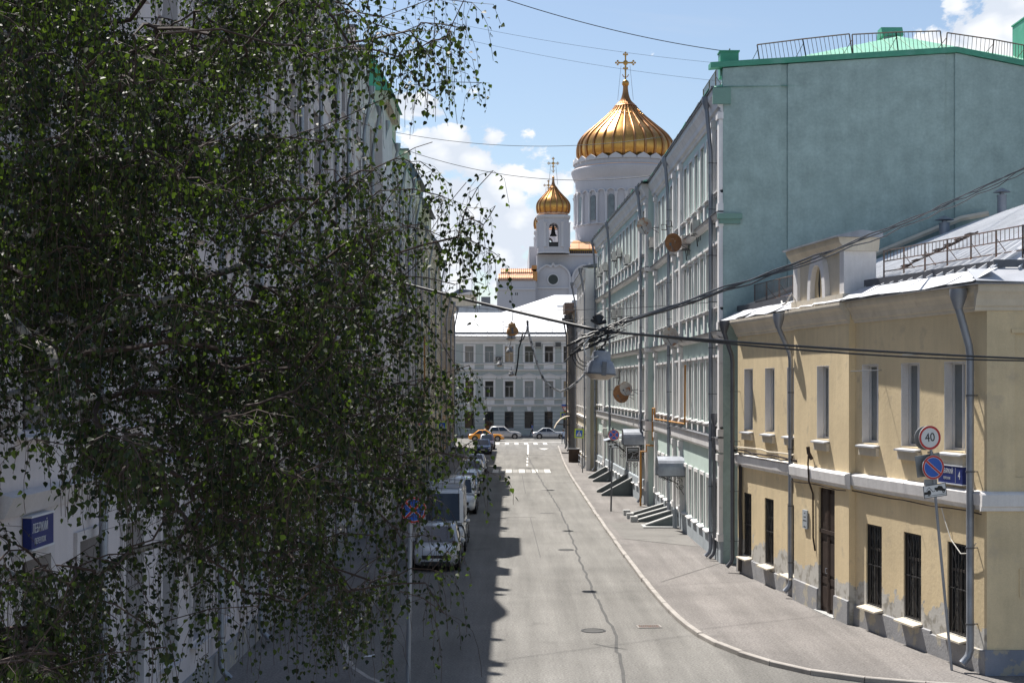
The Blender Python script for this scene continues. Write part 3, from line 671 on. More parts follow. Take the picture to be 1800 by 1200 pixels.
part('junction_hook', MB().tube([(q + .35, .05, 4.9), (q + .33, .16, 5.1), (q + .35, .18, 5.3)], .06, 6), M['wood'], yh, MR_)
part('hanging_wire', MB().tube([(.3, .12, 3.35), (.7, .1, 3.05), (1.1, .1, 3.0), (1.6, .1, 3.3), (1.95, .08, 3.75), (2.1, .1, 4.1)], .014, 5), M['whitewire'], yh, MA)
part('hanging_wire', MB().tube([(0.02, .02, 10.0), (-.05, .2, 10.3), (.1, .35, 9.98), (.6, .3, 9.95), (1.0, .2, 10.1)], .03, 6), M['whitewire'], yh, MR_ @ Matrix.Translation((uD - .3, 0, 0)))
for u, z in ((2.6, 8.1), (5.8, 7.7)): part('wall_rod', MB().tube([(u, 0, z), (u + .1, .9, z - .03)], .012, 5), M['zinc'], yh, MA)
# plaque by the door
u = upx(1418, C2 + nCB*PRJ, B2 + nCB*PRJ); pl = part('plaque', MB().box(u - .22, u + .22, .02, .07, 2.62, 3.22), M['greyplinth'], yh, MR_)
for z, w in ((3.12, .05), (3.0, .1), (2.88, .16), (2.68, .1)): part('plaque_text', MB().box(u - w, u + w, .07, .073, z - .015, z + .015), M['sblack'], pl, MR_)

# ------------------------------------------------------------------ text
_fc = {}
def text_mesh(s, size, m, ext=.002):
    k = (s, size, m)
    if k in _fc: return _fc[k]
    cu = bpy.data.curves.new('t', 'FONT'); cu.body = s; cu.size = size; cu.extrude = ext; cu.align_x = 'CENTER'; cu.align_y = 'CENTER'; cu.resolution_u = 3
    o = bpy.data.objects.new('t', cu); col.objects.link(o); bpy.context.view_layer.update()
    me = bpy.data.meshes.new_from_object(o.evaluated_get(bpy.context.evaluated_depsgraph_get())); me.name = 'lettering'
    bpy.data.objects.remove(o); me.materials.clear(); me.materials.append(M[m]); _fc[k] = me; return me
def lettering(s, size, m, parent, Mloc, sx=1, name='lettering'):
    return ob(name, text_mesh(s, size, m), parent, Mloc @ Matrix.Diagonal((sx, 1, 1, 1)))
# text plane: local x right, local z up as seen by someone looking along +y (towards the sign's face)
RX = Matrix.Rotation(R(90), 4, 'X')
# facade frames have x running to the viewer's left when seen from outside: turn text half round
def on_wall(Mf, u, w, z): return Mf @ Matrix.Translation((u, w, z)) @ Matrix.Rotation(R(180), 4, 'Z') @ RX
def street_sign(name, label, Mf, u, z, w, h, words, dep=.16):
    t = thing(name, label, 'street sign', Mf @ Matrix.Translation((u, 0, z)))
    Mt = W[t]
    part('case', MB().box(-w/2, w/2, .01, dep, -h/2, h/2), M['snavy'], t)
    part('edge', MB().box(-w/2 - .015, w/2 + .015, .005, dep + .012, h/2, h/2 + .03).box(-w/2 - .015, w/2 + .015, .005, dep + .012, -h/2 - .03, -h/2), M['letter'], t)
    for s, size, x, zz, sx in words: lettering(s, size, 'letter', t, on_wall(Mt, -x, dep + .004, zz), sx)
    return t
su = (upx(1664, A2, C2) + upx(1705, A2, C2)) / 2
street_sign('street_sign', 'dark blue house-number sign reading 4 on the yellow house', MA, su + .12, 4.98, 1.25, .44, [('ЛЕБЯЖИЙ', .17, -.16, .08, .75), ('ПЕРЕУЛОК', .085, -.16, -.10, .8), ('4', .29, .47, -.01, .8), ('|', .42, .28, .03, .3)])
# ------------------------------------------------------------------ green four-storey house
GX, G2X, GY0, GY1, GY2 = 8.45, 8.05, 57.0, 84.0, 117.6
G2E = 7.05
def g2x(Y): return G2X + (G2E - G2X) * (Y - GY1) / (GY2 - GY1)
gh = thing('green_house', 'long pale green four-storey house with blank end wall and green metal roof', 'house', TR(GX, GY0))
M1, M2 = TR(GX, GY0, 0, 90), TR(G2X, GY1, 0, 90 + math.degrees(math.atan2(G2X - G2E, GY2 - GY1)))
ROWS = [(1.12, 3.3), (5.72, 8.25), (10.5, 12.85), (15.2, 17.75)]
def groups(Mf, L, cols, pil, dep, plinth_h):
    ops = []
    for c in cols:
        for r, (v0, v1) in enumerate(ROWS): ops.append((c - .55, c + .55, v0, v1, dep))
    wall('wall', gh, Mf, L, 0, 19.15, ops, M['green'])
    for c in cols:
        for r, (v0, v1) in enumerate(ROWS):
            window(gh, Mf, c - .55, v0, 1.1, v1 - v0, dep, 'pvc' if (r + int(c)) % 3 else 'frame', 'glass', (1, .68), .14 if r else .16, 'trim', 'trim', (.15, .05) if r < 3 else (.12, .03), head='ledge' if r in (1, 2) else None)
    for u0, u1 in pil:
        for z0, z1 in ((1.0, 4.5), (5.2, 9.15), (9.5, 13.9), (14.25, 18.2)):
            part('pilaster', MB().box(u0, u1, -.02, .16, z0, z1).box(u0 - .04, u1 + .04, -.02, .2, z0, z0 + .3).box(u0 - .05, u1 + .05, -.02, .22, z1 - .28, z1), M['trim'], gh, Mf)
    # belts with dark metal tops, sill courses, blocks between the windows
    for z0, z1, pr in ((4.55, 5.12, .2), (9.18, 9.42, .26), (13.95, 14.18, .26)):
        part('belt_course', MB().extr([(-.02, z0), (.08, z0), (pr - .03, z0 + .12), (pr, z1), (-.02, z1)], -.03, L + .02), M['trim'], gh, Mf)
        part('flashing', MB().extr([(-.02, z1 + .002), (pr + .06, z1 + .002), (pr + .06, z1 + .025), (-.02, z1 + .07)], -.04, L + .03), M['zincdark'], gh, Mf)
    for v in (5.56, 10.36, 15.06):
        part('sill_course', MB().extr([(-.02, v - .08), (.08, v - .08), (.12, v + .02), (-.02, v + .03)], 0, L), M['trim'], gh, Mf)
    mid = sorted(cols)
    for a, b in zip(mid, mid[1:]):
        if b - a > 2.6: continue
        x = (a + b) / 2
        for z0, z1 in ((5.2, 5.5), (9.5, 10.3), (14.25, 15.0)): part('apron_block', MB().box(x - .22, x + .22, -.02, .09, z0, z1), M['trim'], gh, Mf)
    part('plinth', MB().extr([(-.02, 0), (.10, 0), (.10, plinth_h), (.05, plinth_h + .06), (-.02, plinth_h + .06)], -.02, L), M['greyplinth'], gh, Mf)
    prof = [(-.02, 18.2), (.08, 18.23), (.10, 18.36), (.20, 18.42), (.23, 18.62), (.33, 18.8), (.40, 18.9), (.42, 19.12), (-.02, 19.14)]
    cornice(gh, Mf, -.02, L + .02, prof, 'trim')
cols1 = [1.2, 4.0, 6.05, 8.1, 10.15, 12.2, 15.0, 18.2, 20.3, 22.4, 24.4]
pil1 = [(0.0, .42), (1.95, 2.5), (13.35, 13.85), (16.2, 16.7), (25.6, 26.1)]
groups(M1, GY1 - GY0, cols1, pil1, .26, .98)
cols2 = [2.0] + [4.7 + 2.15 * k for k in range(10)] + [28.4, 30.5, 32.5]
pil2 = [(.1, .5), (3.1, 3.6), (26.0, 26.5), (27.0, 27.3)]
groups(M2, math.hypot(GY2 - GY1, G2X - G2E), cols2, pil2, .26, 1.5)
# return of the projecting half, end wall, back
part('return_wall', MB().box(G2X, GX - .0, GY1 - .004, GY1 + .3, 0, 19.1), M['green'], gh, Matrix())
part('return_trim', MB().box(G2X - .2, GX, GY1 - .2, GY1 - .01, 4.55, 5.12).box(G2X - .24, GX, GY1 - .24, GY1 - .01, 9.18, 9.42).box(G2X - .24, GX, GY1 - .24, GY1 - .01, 13.95, 14.18), M['trim'], gh, Matrix())
XE = 33.0
gz = lambda x: 19.95 + (x - GX) / (17.8 - GX) * .6 if x < 17.8 else 20.55 - (x - 17.8) * .2
def strip(x0, x1, y, z0=0, m='greenend', name='end_wall'):
    mb = MB().hexa([(x0, y, z0), (x1, y, z0), (x1, GY0 + .4, z0), (x0, GY0 + .4, z0), (x0, y, gz(x0)), (x1, y, gz(x1)), (x1, GY0 + .4, gz(x1)), (x0, GY0 + .4, gz(x0))])
    return part(name, mb, M[m], gh, Matrix())
ch = [(10.78, 11.05), (17.35, 17.75)]
strip(GX + .006, 10.78, GY0 - .02); strip(11.05, 17.35, GY0 - .02); strip(17.75, 17.8, GY0 - .02); strip(17.8, XE, GY0 - .02)
for a, b in ch: strip(a, b, GY0 + .05, 0, 'greenend', 'wall_chase')
ew = [part('end_trim', MB().box(*q), M['greendk'], gh, Matrix()) for q in ((GX - .24, GX + .75, GY0 - .22, GY0 - .023, 13.9, 14.12), (GX - .16, GX + .68, GY0 - .14, GY0 - .023, 13.72, 13.9), (GX - .42, GX + .3, GY0 - .14, GY0 - .023, 18.5, 19.15))]
part('core', MB().box(G2X + .6, XE, GY1 + .5, GY2, 0, 19.3).box(GX + .55, XE, GY0 + .45, GY1 + .6, 0, 19.3), M['greendk'], gh, Matrix())
part('end_flashing', MB().hexa([(GX - .5, GY0 - .12, 19.95), (17.8, GY0 - .12, 20.57), (17.8, GY0 + .6, 20.62), (GX - .5, GY0 + .6, 20.0), (GX - .5, GY0 - .12, 20.17), (17.8, GY0 - .12, 20.79), (17.8, GY0 + .6, 20.82), (GX - .5, GY0 + .6, 20.2)])
     .hexa([(17.8, GY0 - .12, 20.57), (XE, GY0 - .12, gz(XE) + .02), (XE, GY0 + .6, gz(XE) + .05), (17.8, GY0 + .6, 20.62), (17.8, GY0 - .12, 20.79), (XE, GY0 - .12, gz(XE) + .24), (XE, GY0 + .6, gz(XE) + .27), (17.8, GY0 + .6, 20.82)]), M['roofgreen'], gh, Matrix())
# roof: long slope over the street and a hipped end
PK = Vector((16.9, 64, 22.55)); PE = Vector((16.9, GY2, 22.55)); e0 = GX - .47; e2 = G2X - .47; e3 = G2E - .47
rm = MB(); a = (e0, GY0 - .1, 19.18); b = (e0, GY1 - .6, 19.18); b2 = (e2, GY1 - .6, 19.18); c = (e3, GY2 + .1, 19.18)
rm.quad(a, b, (16.9, GY1 - .6, 22.55), tuple(PK)); rm.quad(b2, c, tuple(PE), (16.9, GY1 - .6, 22.55)); rm.quad(b, b2, (16.9, GY1 - .6, 22.55))
rm.quad((e0, GY0 - .1, 19.18), tuple(PK), (28, GY0 + .3, 19.5)); rm.quad(tuple(PK), tuple(PE), (28, GY2, 19.6), (28, GY0 + .3, 19.5))
groof = part('roof', rm, M['greenpale'], gh, Matrix())
part('eave_edge', MB().box(e0 - .02, e0 + .1, GY0 - .1, GY1 - .6, 19.12, 19.22)
     .hexa([(e2 - .02, GY1 - .6, 19.12), (e2 + .1, GY1 - .6, 19.12), (e3 + .1, GY2 + .1, 19.12), (e3 - .02, GY2 + .1, 19.12), (e2 - .02, GY1 - .6, 19.22), (e2 + .1, GY1 - .6, 19.22), (e3 + .1, GY2 + .1, 19.22), (e3 - .02, GY2 + .1, 19.22)]), M['zincdark'], groof, Matrix())
for k in range(40):
    y = GY0 + .5 + k * 1.5; x = e0 if y < GY1 - .6 else g2x(y + .7) - .47
    if y < GY2 - .5: part('eave_sheet', MB().hexa([(x - .06, y, 19.19), (x - .06, y + 1.46, 19.19), (x + .9, y + 1.46, 19.52), (x + .9, y, 19.52), (x - .06, y, 19.23 + .02*(k % 3)), (x - .06, y + 1.46, 19.22), (x + .9, y + 1.46, 19.55), (x + .9, y, 19.55)]), M['zincdark'] if k % 5 else M['roofgreen'], groof, Matrix())
hp = [Vector((10.2, 57.3, 20.2)), Vector((16.9, 62.2, 22.5)), Vector((21.2, 57.3, 20.3))]
hip = part('hip_roof', MB().quad(*hp).quad(hp[0], hp[1], (16.9, 66, 22.3), (10.2, 66, 20.2)).quad(hp[1], hp[2], (21.2, 66, 20.2), (16.9, 66, 22.3)), M['greenpale'], gh, Matrix())
for k in range(14):
    f = (k + 1) / 15; p = hp[0].lerp(hp[2], f); x = p.x; top = hp[0].lerp(hp[1], (x - 10.2) / 6.7) if x < 16.9 else hp[1].lerp(hp[2], (x - 16.9) / 4.3)
    part('roof_seam', MB().tube([p + Vector((0, 0, .02)), top + Vector((0, 0, .02))], .022, 4), M['roofgreen'], hip, Matrix())
def chimney(x, y, z0, w, d, h, m='roofgreen', cap=True, pitched=False):
    o = part('chimney', MB().box(x - w/2, x + w/2, y - d/2, y + d/2, z0, z0 + h), M[m], groof, Matrix())
    if pitched: part('cap', MB().extr([(y - d/2 - .14, z0 + h), (y + d/2 + .14, z0 + h), (y + d/2 - .1, z0 + h + .42), (y - d/2 + .1, z0 + h + .42)], x - w/2 - .14, x + w/2 + .14), M['roofgreen'], o, Matrix())
    elif cap: part('cap', MB().box(x - w/2 - .04, x + w/2 + .04, y - d/2 - .04, y + d/2 + .04, z0 + h, z0 + h + .06), M['roofgreen'], o, Matrix())
chimney(8.78, 57.7, 19.7, .74, .6, 1.0)
chimney(16.9, 63.6, 22.2, .66, .8, .55, 'zinc', True, True)
chimney(21.6, 58.6, 19.7, 1.4, 1.6, 2.5)
chimney(9.6, 85.0, 19.9, .9, .8, .7)
# leaning roof railing along the end wall
def rp(px, py, Y): v = at(px, py, Y); return (v.x, v.y, v.z)
for p0, p1, t0, t1 in (((1337, 119), (1418, 106), (1331, 79), (1411, 69)), ((1418, 106), (1499, 101), (1411, 69), (1493, 60)), ((1500, 103), (1580, 99), (1498, 61), (1575, 57)), ((1580, 99), (1657, 92), (1575, 57), (1653, 55)), ((1662, 97), (1744, 106), (1665, 58), (1747, 70)), ((1744, 106), (1800, 116), (1747, 70), (1800, 80)), ((1800, 116), (1860, 128), (1800, 80), (1860, 94))):
    Y = GY0 + .25; a, b, c, d = (Vector(rp(*q, Y)) for q in (p0, p1, t0, t1)); mb = MB()
    for u, v in ((a, c), (b, d), (c, d), (a.lerp(c, .12), b.lerp(d, .12))): mb.tube([u, v], .028, 5)
    for k in range(1, 11): mb.tube([a.lerp(b, k / 11), c.lerp(d, k / 11)], .011, 4)
    mb.tube([a.lerp(c, .8), a + Vector((-.5, .7, -.1))], .016, 4); mb.tube([a + Vector((0, 0, -.4)), a], .03, 4); mb.tube([b + Vector((0, 0, -.4)), b], .03, 4)
    part('railing', mb, M['rustiron'], groof, Matrix())
railing(groof, Matrix(), [(e0 + .9, GY0 + 1.0, 19.95), (e0 + .9, GY0 + 9, 19.95)], 1.0, 'rustiron', .2, post=2.0)
for u in (1.62, 17.35): downspout(gh, M1, u, 19.0, .3, .085, .26, .44, jog=1.9)
for u in (1.5, 20.6, 32.9): downspout(gh, M2, u, 19.0, .3, .085, .26, .44, jog=1.9)
downspout(gh, M1, .9, 6.0, .3, .07, .2, .2, m='zincdark', jog=.6)
# orange gas pipe
gp = [at(1126, 889, 83.6), at(1126, 800, 83.6), at(1126, 793, 83.5), at(1136, 793, 83.5), at(1136, 782, 83.5), at(1153, 783, 83.5)]
part('gas_pipe', MB().tube(gp, .06, 8), M['orange'], gh, Matrix())
part('gas_pipe', MB().tube([(8.22, 83.2, 4.0), (8.22, 83.2, 5.9), (8.22, 81.9, 5.9), (8.22, 81.9, 5.3), (8.2, 67.5, 5.42), (8.2, 67.3, 8.2)], .045, 8), M['orange'], gh, Matrix())
# barrel door canopies
def barrel(name, label, Y, z, ext, wid, hgt, wx):
    t = thing(name, label, 'canopy', TR(wx, Y, z), 'barrel canopies on the green house'); n = 12
    prof = [(-wid/2 * math.cos(math.pi * k / n), hgt * math.sin(math.pi * k / n)) for k in range(n + 1)]
    mb = MB()
    for (a, b), (c, d) in zip(prof, prof[1:]):
        mb.hexa([(-ext, a, b), (0, a, b), (0, c, d), (-ext, c, d), (-ext, a * 1.02, b * 1.02 + .015), (0, a * 1.02, b * 1.02 + .015), (0, c * 1.02, d * 1.02 + .015), (-ext, c * 1.02, d * 1.02 + .015)])
    part('vault', mb, M['zinc'], t); [part('skirt', MB().box(-ext, 0, y - .015, y + .015, -.28, .02), M['zinc'], t) for y in (-wid/2, wid/2)]
    mb = MB()
    for y in (-wid/2, wid/2):
        mb.tube([(-ext, y, -.3), (0, y, -.3)], .02, 5)
        for cxx, cz, r in ((-.35, -.55, .22), (-.75, -.48, .16), (-.2, -.85, .14), (-1.02, -.42, .1)):
            mb.tube([(cxx + r * (1 - k / 22) * math.cos(k * .5), y, cz + r * (1 - k / 22) * math.sin(k * .5)) for k in range(20)], .012, 4)
        mb.tube([(-ext + .05, y, -.3), (-.4, y, -.62), (-.05, y, -1.2)], .016, 4)
    part('scrollwork', mb, M['iron'], t); return t
barrel('door_canopy', 'grey metal barrel canopy over the nearer door of the green house', 70.2, 3.1, 1.3, 1.5, .62, GX)
barrel('door_canopy', 'farther dark metal barrel canopy above the hanging shop sign', 86.0, 3.95, 1.3, 1.7, .62, g2x(86))
t = thing('door_canopy', 'thin lean-to canopy with iron brackets left of the round blue sign', 'canopy', TR(g2x(96), 96, 3.5))
part('sheet', MB().hexa([(-1.5, -1.2, 0), (0, -1.2, .45), (0, 1.2, .45), (-1.5, 1.2, 0), (-1.5, -1.2, .03), (0, -1.2, .48), (0, 1.2, .48), (-1.5, 1.2, .03)]), M['zinc'], t)
part('bracket', MB().tube([(-1.4, -1.1, -.02), (-.8, -1.1, -.05), (-.05, -1.1, -.8)], .03, 5).tube([(-1.4, 1.1, -.02), (-.8, 1.1, -.05), (-.05, 1.1, -.8)], .03, 5).tube([(-1.3, -1.1, 0), (-.02, -1.1, .3)], .025, 5), M['iron'], t)
# posts below the near canopy
t = thing('canopy_post', 'white painted pipe standing below the nearer barrel canopy', 'post', TR(8.12, 70.9, .13)); part('pipe', MB().tube([(0, 0, 0), (0, 0, 2.75)], .07, 10), M['trim'], t); part('sleeve', MB().lathe([(.11, 0), (.11, .95), (.075, 1.0)], 10), M['greyplinth'], t)
# basement stair cheeks
def cheeks(label, items):
    t = thing('basement_entrance', label, 'basement stairs', TR(items[0][0], items[0][1], .12), 'basement stairs along the green house')
    for x0, y, ln, hgt, w in items:
        part('cheek_wall', MB().hexa([(x0 - ln, y, .12), (x0, y, .12), (x0, y + w, .12), (x0 - ln, y + w, .12), (x0 - ln, y, .2), (x0, y, .12 + hgt), (x0, y + w, .12 + hgt), (x0 - ln, y + w, .2)]), M['concreteshade'], t, Matrix())
        part('coping', MB().hexa([(x0 - ln - .03, y - .02, .205), (x0, y - .02, .13 + hgt), (x0, y + w + .02, .13 + hgt), (x0 - ln - .03, y + w + .02, .205), (x0 - ln - .03, y - .02, .265), (x0, y - .02, .19 + hgt), (x0, y + w + .02, .19 + hgt), (x0 - ln - .03, y + w + .02, .265)]), M['concrete'], t, Matrix())
    return t
c1 = cheeks('four low grey stair copings sloping from the green house onto the pavement', [(8.3, 71.4, 1.55, .62, .42), (8.3, 74.0, 1.7, .58, .36), (8.3, 75.9, 1.75, .58, .36), (8.3, 77.8, 1.75, .6, .36)])
for k, (x, y) in enumerate(((6.42, 74.0), (6.38, 75.9), (6.35, 77.8))): part('step_block', MB().box(x - .25, x + .12, y - .04, y + .4, .12, .42), M['concrete'], c1, Matrix())
part('base_slab', MB().box(6.55, 8.35, 70.9, 72.3, .12, .19), M['concrete'], c1, Matrix())
cheeks('two steep grey stair copings beside the round blue no-stopping sign', [(7.72, 91.4, 1.95, 1.15, .3), (7.64, 94.4, 2.0, 1.2, .3)])
cheeks('two small grey stair copings farthest along the green house', [(7.36, 104.5, 1.4, .85, .35), (7.24, 108.5, 1.4, .9, .35)])

# ------------------------------------------------------------------ generic street house
def street_house(name, label, x, y0, y1, side, h, m, trim, rows, bay, dep=.3, w=1.2, roofm='zincdark', depth=14, plinth=True, pil=True, spouts=(), cor=.7, sp_m='zinc', skip_ground=False, roof_h=1.6, fr='frame', head=None):
    """side -1: stands left of the street and faces +X; side +1: stands right and faces -X"""
    L = y1 - y0; t = thing(name, label, 'house', TR(x, y0))
    Mf = TR(x, y0, 0, 90) if side > 0 else TR(x, y1, 0, -90)
    n = max(1, int(L / bay)); cols = [(k + .5) * L / n for k in range(n)]
    ops = [(c - w/2, c + w/2, v0, v1, dep) for c in cols for v0, v1 in rows]
    wall('wall', t, Mf, L, 0, h, ops, M[m])
    for c in cols:
        for r, (v0, v1) in enumerate(rows): window(t, Mf, c - w/2, v0, w, v1 - v0, dep, fr, 'glass', (1, .68), .12, trim, trim, (.16, .06), head=head if r else None)
    if pil:
        for k in range(n + 1 if pil is True else int((n + 1) * pil)):
            u = min(max(k * L / n, .25), L - .25)
            part('pilaster', MB().box(u - .25, u + .25, -.02, .10, rows[1][0] - .7, h - cor - .1), M[trim], t, Mf)
    for z in (rows[1][0] - .9, rows[-1][0] - .7): part('belt_course', MB().extr([(-.02, z - .3), (.06, z - .3), (.2, z), (-.02, z + .06)], -.01, L + .01), M[trim], t, Mf)
    cornice(t, Mf, -.05, L + .05, [(-.02, h - cor), (.1, h - cor + .03), (.16, h - cor * .6), (.28, h - cor * .35), (.36, h - .1), (.38, h), (-.02, h)], trim)
    if plinth: part('plinth', MB().box(-.01, L + .01, -.02, .08, 0, .8), M['plinth'], t, Mf)
    part('core', MB().box(.02, L - .02, -depth, -.5, 0, h - .02), M[m], t, Mf)
    rf = MB(); rf.hexa([(-.1, -depth, h + .0), (L + .1, -depth, h + .0), (L + .1, .44, h + .01), (-.1, .44, h + .01), (-.1, -depth * .55, h + roof_h), (L + .1, -depth * .55, h + roof_h), (L + .1, .42, h + .10), (-.1, .42, h + .10)])
    r = part('roof', rf, M[roofm], t, Mf)
    for u in spouts: downspout(t, Mf, u, h - .15, .35, .08, .25, .6, m=sp_m, jog=1.9)
    return t, Mf, r
# beyond the green house on the right
bh, bM, br = street_house('beige_house', 'narrow beige house between the green house and the brown corner house', 6.3, 118.2, 136, 1, 17.0, 'beige', 'trim', [(1.3, 3.4), (5.4, 7.8), (9.6, 12.0), (13.2, 15.2)], 2.6, spouts=(.4, 17.2))
part('end_wall', MB().box(6.31, 30, 118.05, 118.3, 0, 16.95), M['beige'], bh, Matrix())
[part('end_trim', MB().box(*q), M['trim'], bh, Matrix()) for q in ((6.1, 7.45, 118.0, 118.04, 11.6, 16.9), (6.15, 6.5, 117.98, 118.04, 0, 11.6))]
wh, wM, wr = street_house('corner_house', 'brownish corner house with many pipes at the far right street end', 6.25, 136.2, 160, 1, 14.6, 'brownwall', 'buff', [(1.3, 3.4), (5.2, 7.4), (9.4, 11.6)], 2.9, spouts=(.8, 3.5, 6.2, 9.5, 13.5, 20), sp_m='zincdark')
part('eave_hood', MB().box(.0, 5, .3, 1.2, 14.2, 15.1), M['rustiron'], wr, wM)
part('end_wall', MB().box(6.26, 30, 136.0, 136.3, 0, 14.55), M['brownwall'], wh, Matrix())
t = thing('door_canopy', 'curved awning jutting from the brown corner house above two walkers', 'canopy', TR(6.2, 150, 3.4))
pts = [(-.1, .55), (-.6, .45), (-1.1, .2), (-1.5, -.25), (-1.75, -.75)]
mb = MB()
for (a, b), (c, d) in zip(pts, pts[1:]): mb.hexa([(a, -1.3, b), (c, -1.3, d), (c, 1.3, d), (a, 1.3, b), (a, -1.3, b + .05), (c, -1.3, d + .05), (c, 1.3, d + .05), (a, 1.3, b + .05)])
part('awning', mb, M['buff'], t); part('bracket', MB().tube([(-1.5, -1.2, -.3), (0, -1.2, -.4)], .03, 5).tube([(-1.5, 1.2, -.3), (0, 1.2, -.4)], .03, 5), M['iron'], t)
t = thing('pavement_cabinet', 'dark brown wooden cabinet on the pavement by the beige house', 'cabinet', TR(5.72, 131, .12))
part('body', MB().box(-.5, .5, -.4, .4, 0, 1.2), M['wood'], t); part('lid', MB().box(-.54, .54, -.44, .44, 1.2, 1.26), M['zincdark'], t)
for k in range(6): part('plank', MB().box(-.49 + k * .165, -.345 + k * .165, -.42, -.4, .03, 1.17), M['wood'], t)
t = thing('handrail', 'thin grey steel handrail beside the beige house steps', 'handrail', TR(5.9, 121, .12))
part('rail', MB().tube([(0, 0, 0), (0, 0, .95), (0, 5, .95), (0, 5, 0)], .025, 6).tube([(0, 0, .5), (0, 5, .5)], .02, 6).tube([(0, 2.5, 0), (0, 2.5, .95)], .02, 6), M['zinc'], t)

# ------------------------------------------------------------------ left side of the street
LX = -7.2
lr = [(1.5, 4.7), (6.6, 9.2), (10.7, 13.2), (14.8, 17.2), (18.8, 21.2)]
l1, l1M, l1r = street_house('tall_house', 'tall pinkish-white plastered house behind the birch, in shade', LX, 20, 70, -1, 21.3, 'mauve', 'mauvetrim', lr, 2.7, .42, 1.3, 'zincdark', pil=.72, fr='framedk', spouts=(3.2, 9.5, 13.5, 18.2, 23, 30.6, 36, 45.8), cor=1.1)
part('end_wall', MB().box(LX - 14, LX - .01, 19.8, 20.02, 0, 21.3), M['mauve'], l1, Matrix())
l2, l2M, l2r = street_house('tall_house', 'second tall house on the left with green eaves, just past the birch', LX - .0, 70.3, 104, -1, 21.2, 'buff', 'mauvetrim', [(1.5, 4.2), (6.0, 8.6), (10.2, 12.6), (14.0, 16.4), (17.8, 20.2)], 3.3, .34, 1.3, 'roofgreen', spouts=(1, 8, 15.5, 22, 29, 33), cor=1.0)
part('bay', MB().box(LX - .3, LX + .55, 73, 79, 0, 21.8), M['mauve'], l2, Matrix())
part('bay_roof', MB().hexa([(LX - .4, 72.6, 22.3), (LX + 1.1, 72.6, 22.3), (LX + 1.1, 79.4, 22.3), (LX - .4, 79.4, 22.3), (LX - .4, 72.6, 24.4), (LX - .1, 72.6, 24.4), (LX - .1, 79.4, 24.4), (LX - .4, 79.4, 24.4)]), M['roofgreen'], l2, Matrix())
part('bay_eave', MB().box(LX - .3, LX + .95, 72.7, 79.3, 21.7, 22.29), M['buff'], l2, Matrix())
# roof-line pieces whose shadows notch the light on the road
def stack(par, x, y, z0, w, d, h, m): o = part('chimney', MB().box(x - w/2, x + w/2, y - d/2, y + d/2, z0, z0 + h), M[m], par, Matrix()); part('cap', MB().box(x - w/2 - .08, x + w/2 + .08, y - d/2 - .08, y + d/2 + .08, z0 + h, z0 + h + .12), M['zincdark'], o, Matrix())
for y, h, w in ((49, 1.3, .4), (62.6, 1.6, .35), (67.5, 1.7, 1.9)): stack(l1, LX + .02, y, 21.35, .6, w, h, 'mauve')
dg = part('dormer', MB().hexa([(LX - 3, 54.2, 21.3), (LX + .3, 54.2, 21.3), (LX + .3, 60.6, 21.3), (LX - 3, 60.6, 21.3), (LX - 3, 57.2, 23.2), (LX + .3, 57.2, 23.2), (LX + .3, 58.0, 23.2), (LX - 3, 58.0, 23.2)]), M['mauve'], l1, Matrix()); part('dormer_window', MB().box(LX + .3, LX + .33, 57.1, 58.3, 21.7, 22.6), M['glass'], dg, Matrix())
for y, h, w in ((84, 1.4, 1.0), (95, 1.5, 1.9)): stack(l2, LX + .0, y, 21.25, .6, w, h, 'buff')
l3, l3M, l3r = street_house('pale_yellow_house', 'pale yellow house with slate mansard steps farther down on the left', -6.9, 104.3, 136, -1, 19.0, 'palegold', 'cream', [(1.4, 3.8), (5.6, 8.0), (9.6, 11.8), (13.4, 15.6)], 3.2, .3, 1.2, 'zincdark', spouts=(2, 12, 22, 31), cor=.9)
part('gas_pipe', MB().tube([(.0, .2, 3.2), (.0, .2, 11)], .06, 6), M['orange'], l3, l3M @ Matrix.Translation((27, 0, 0)))
part('upper_storey', MB().box(-10, -7.0, 105, 111, 19.1, 22.3).box(-10, -6.7, 111, 118, 19.1, 21.0), M['palegold'], l3, Matrix())
part('mansard', MB().hexa([(-10, 104.8, 22.3), (-6.6, 104.8, 22.3), (-6.6, 111.3, 22.3), (-10, 111.3, 22.3), (-10, 105.4, 24.0), (-7.6, 105.4, 24.0), (-7.6, 110.8, 24.0), (-10, 110.8, 24.0)])
     .hexa([(-10, 111, 21.0), (-6.3, 111, 21.0), (-6.3, 118.3, 21.0), (-10, 118.3, 21.0), (-10, 111, 22.2), (-7.2, 111, 22.2), (-7.2, 117.8, 22.2), (-10, 117.8, 22.2)])
     .hexa([(-10, 118, 19.1), (-6.1, 118, 19.1), (-6.1, 130, 19.1), (-10, 130, 19.1), (-10, 118, 20.6), (-7.3, 118, 20.6), (-7.3, 129, 20.6), (-10, 129, 20.6)]), M['zincdark'], l3, Matrix())
l4, l4M, l4r = street_house('ochre_house', 'ochre house farthest down the left side of the street', -6.7, 136.3, 164, -1, 16.0, 'ochre', 'buff', [(1.4, 3.6), (5.4, 7.6), (9.2, 11.2), (12.6, 14.2)], 3.0, .28, 1.2, 'zincdark', spouts=(4, 14, 24))
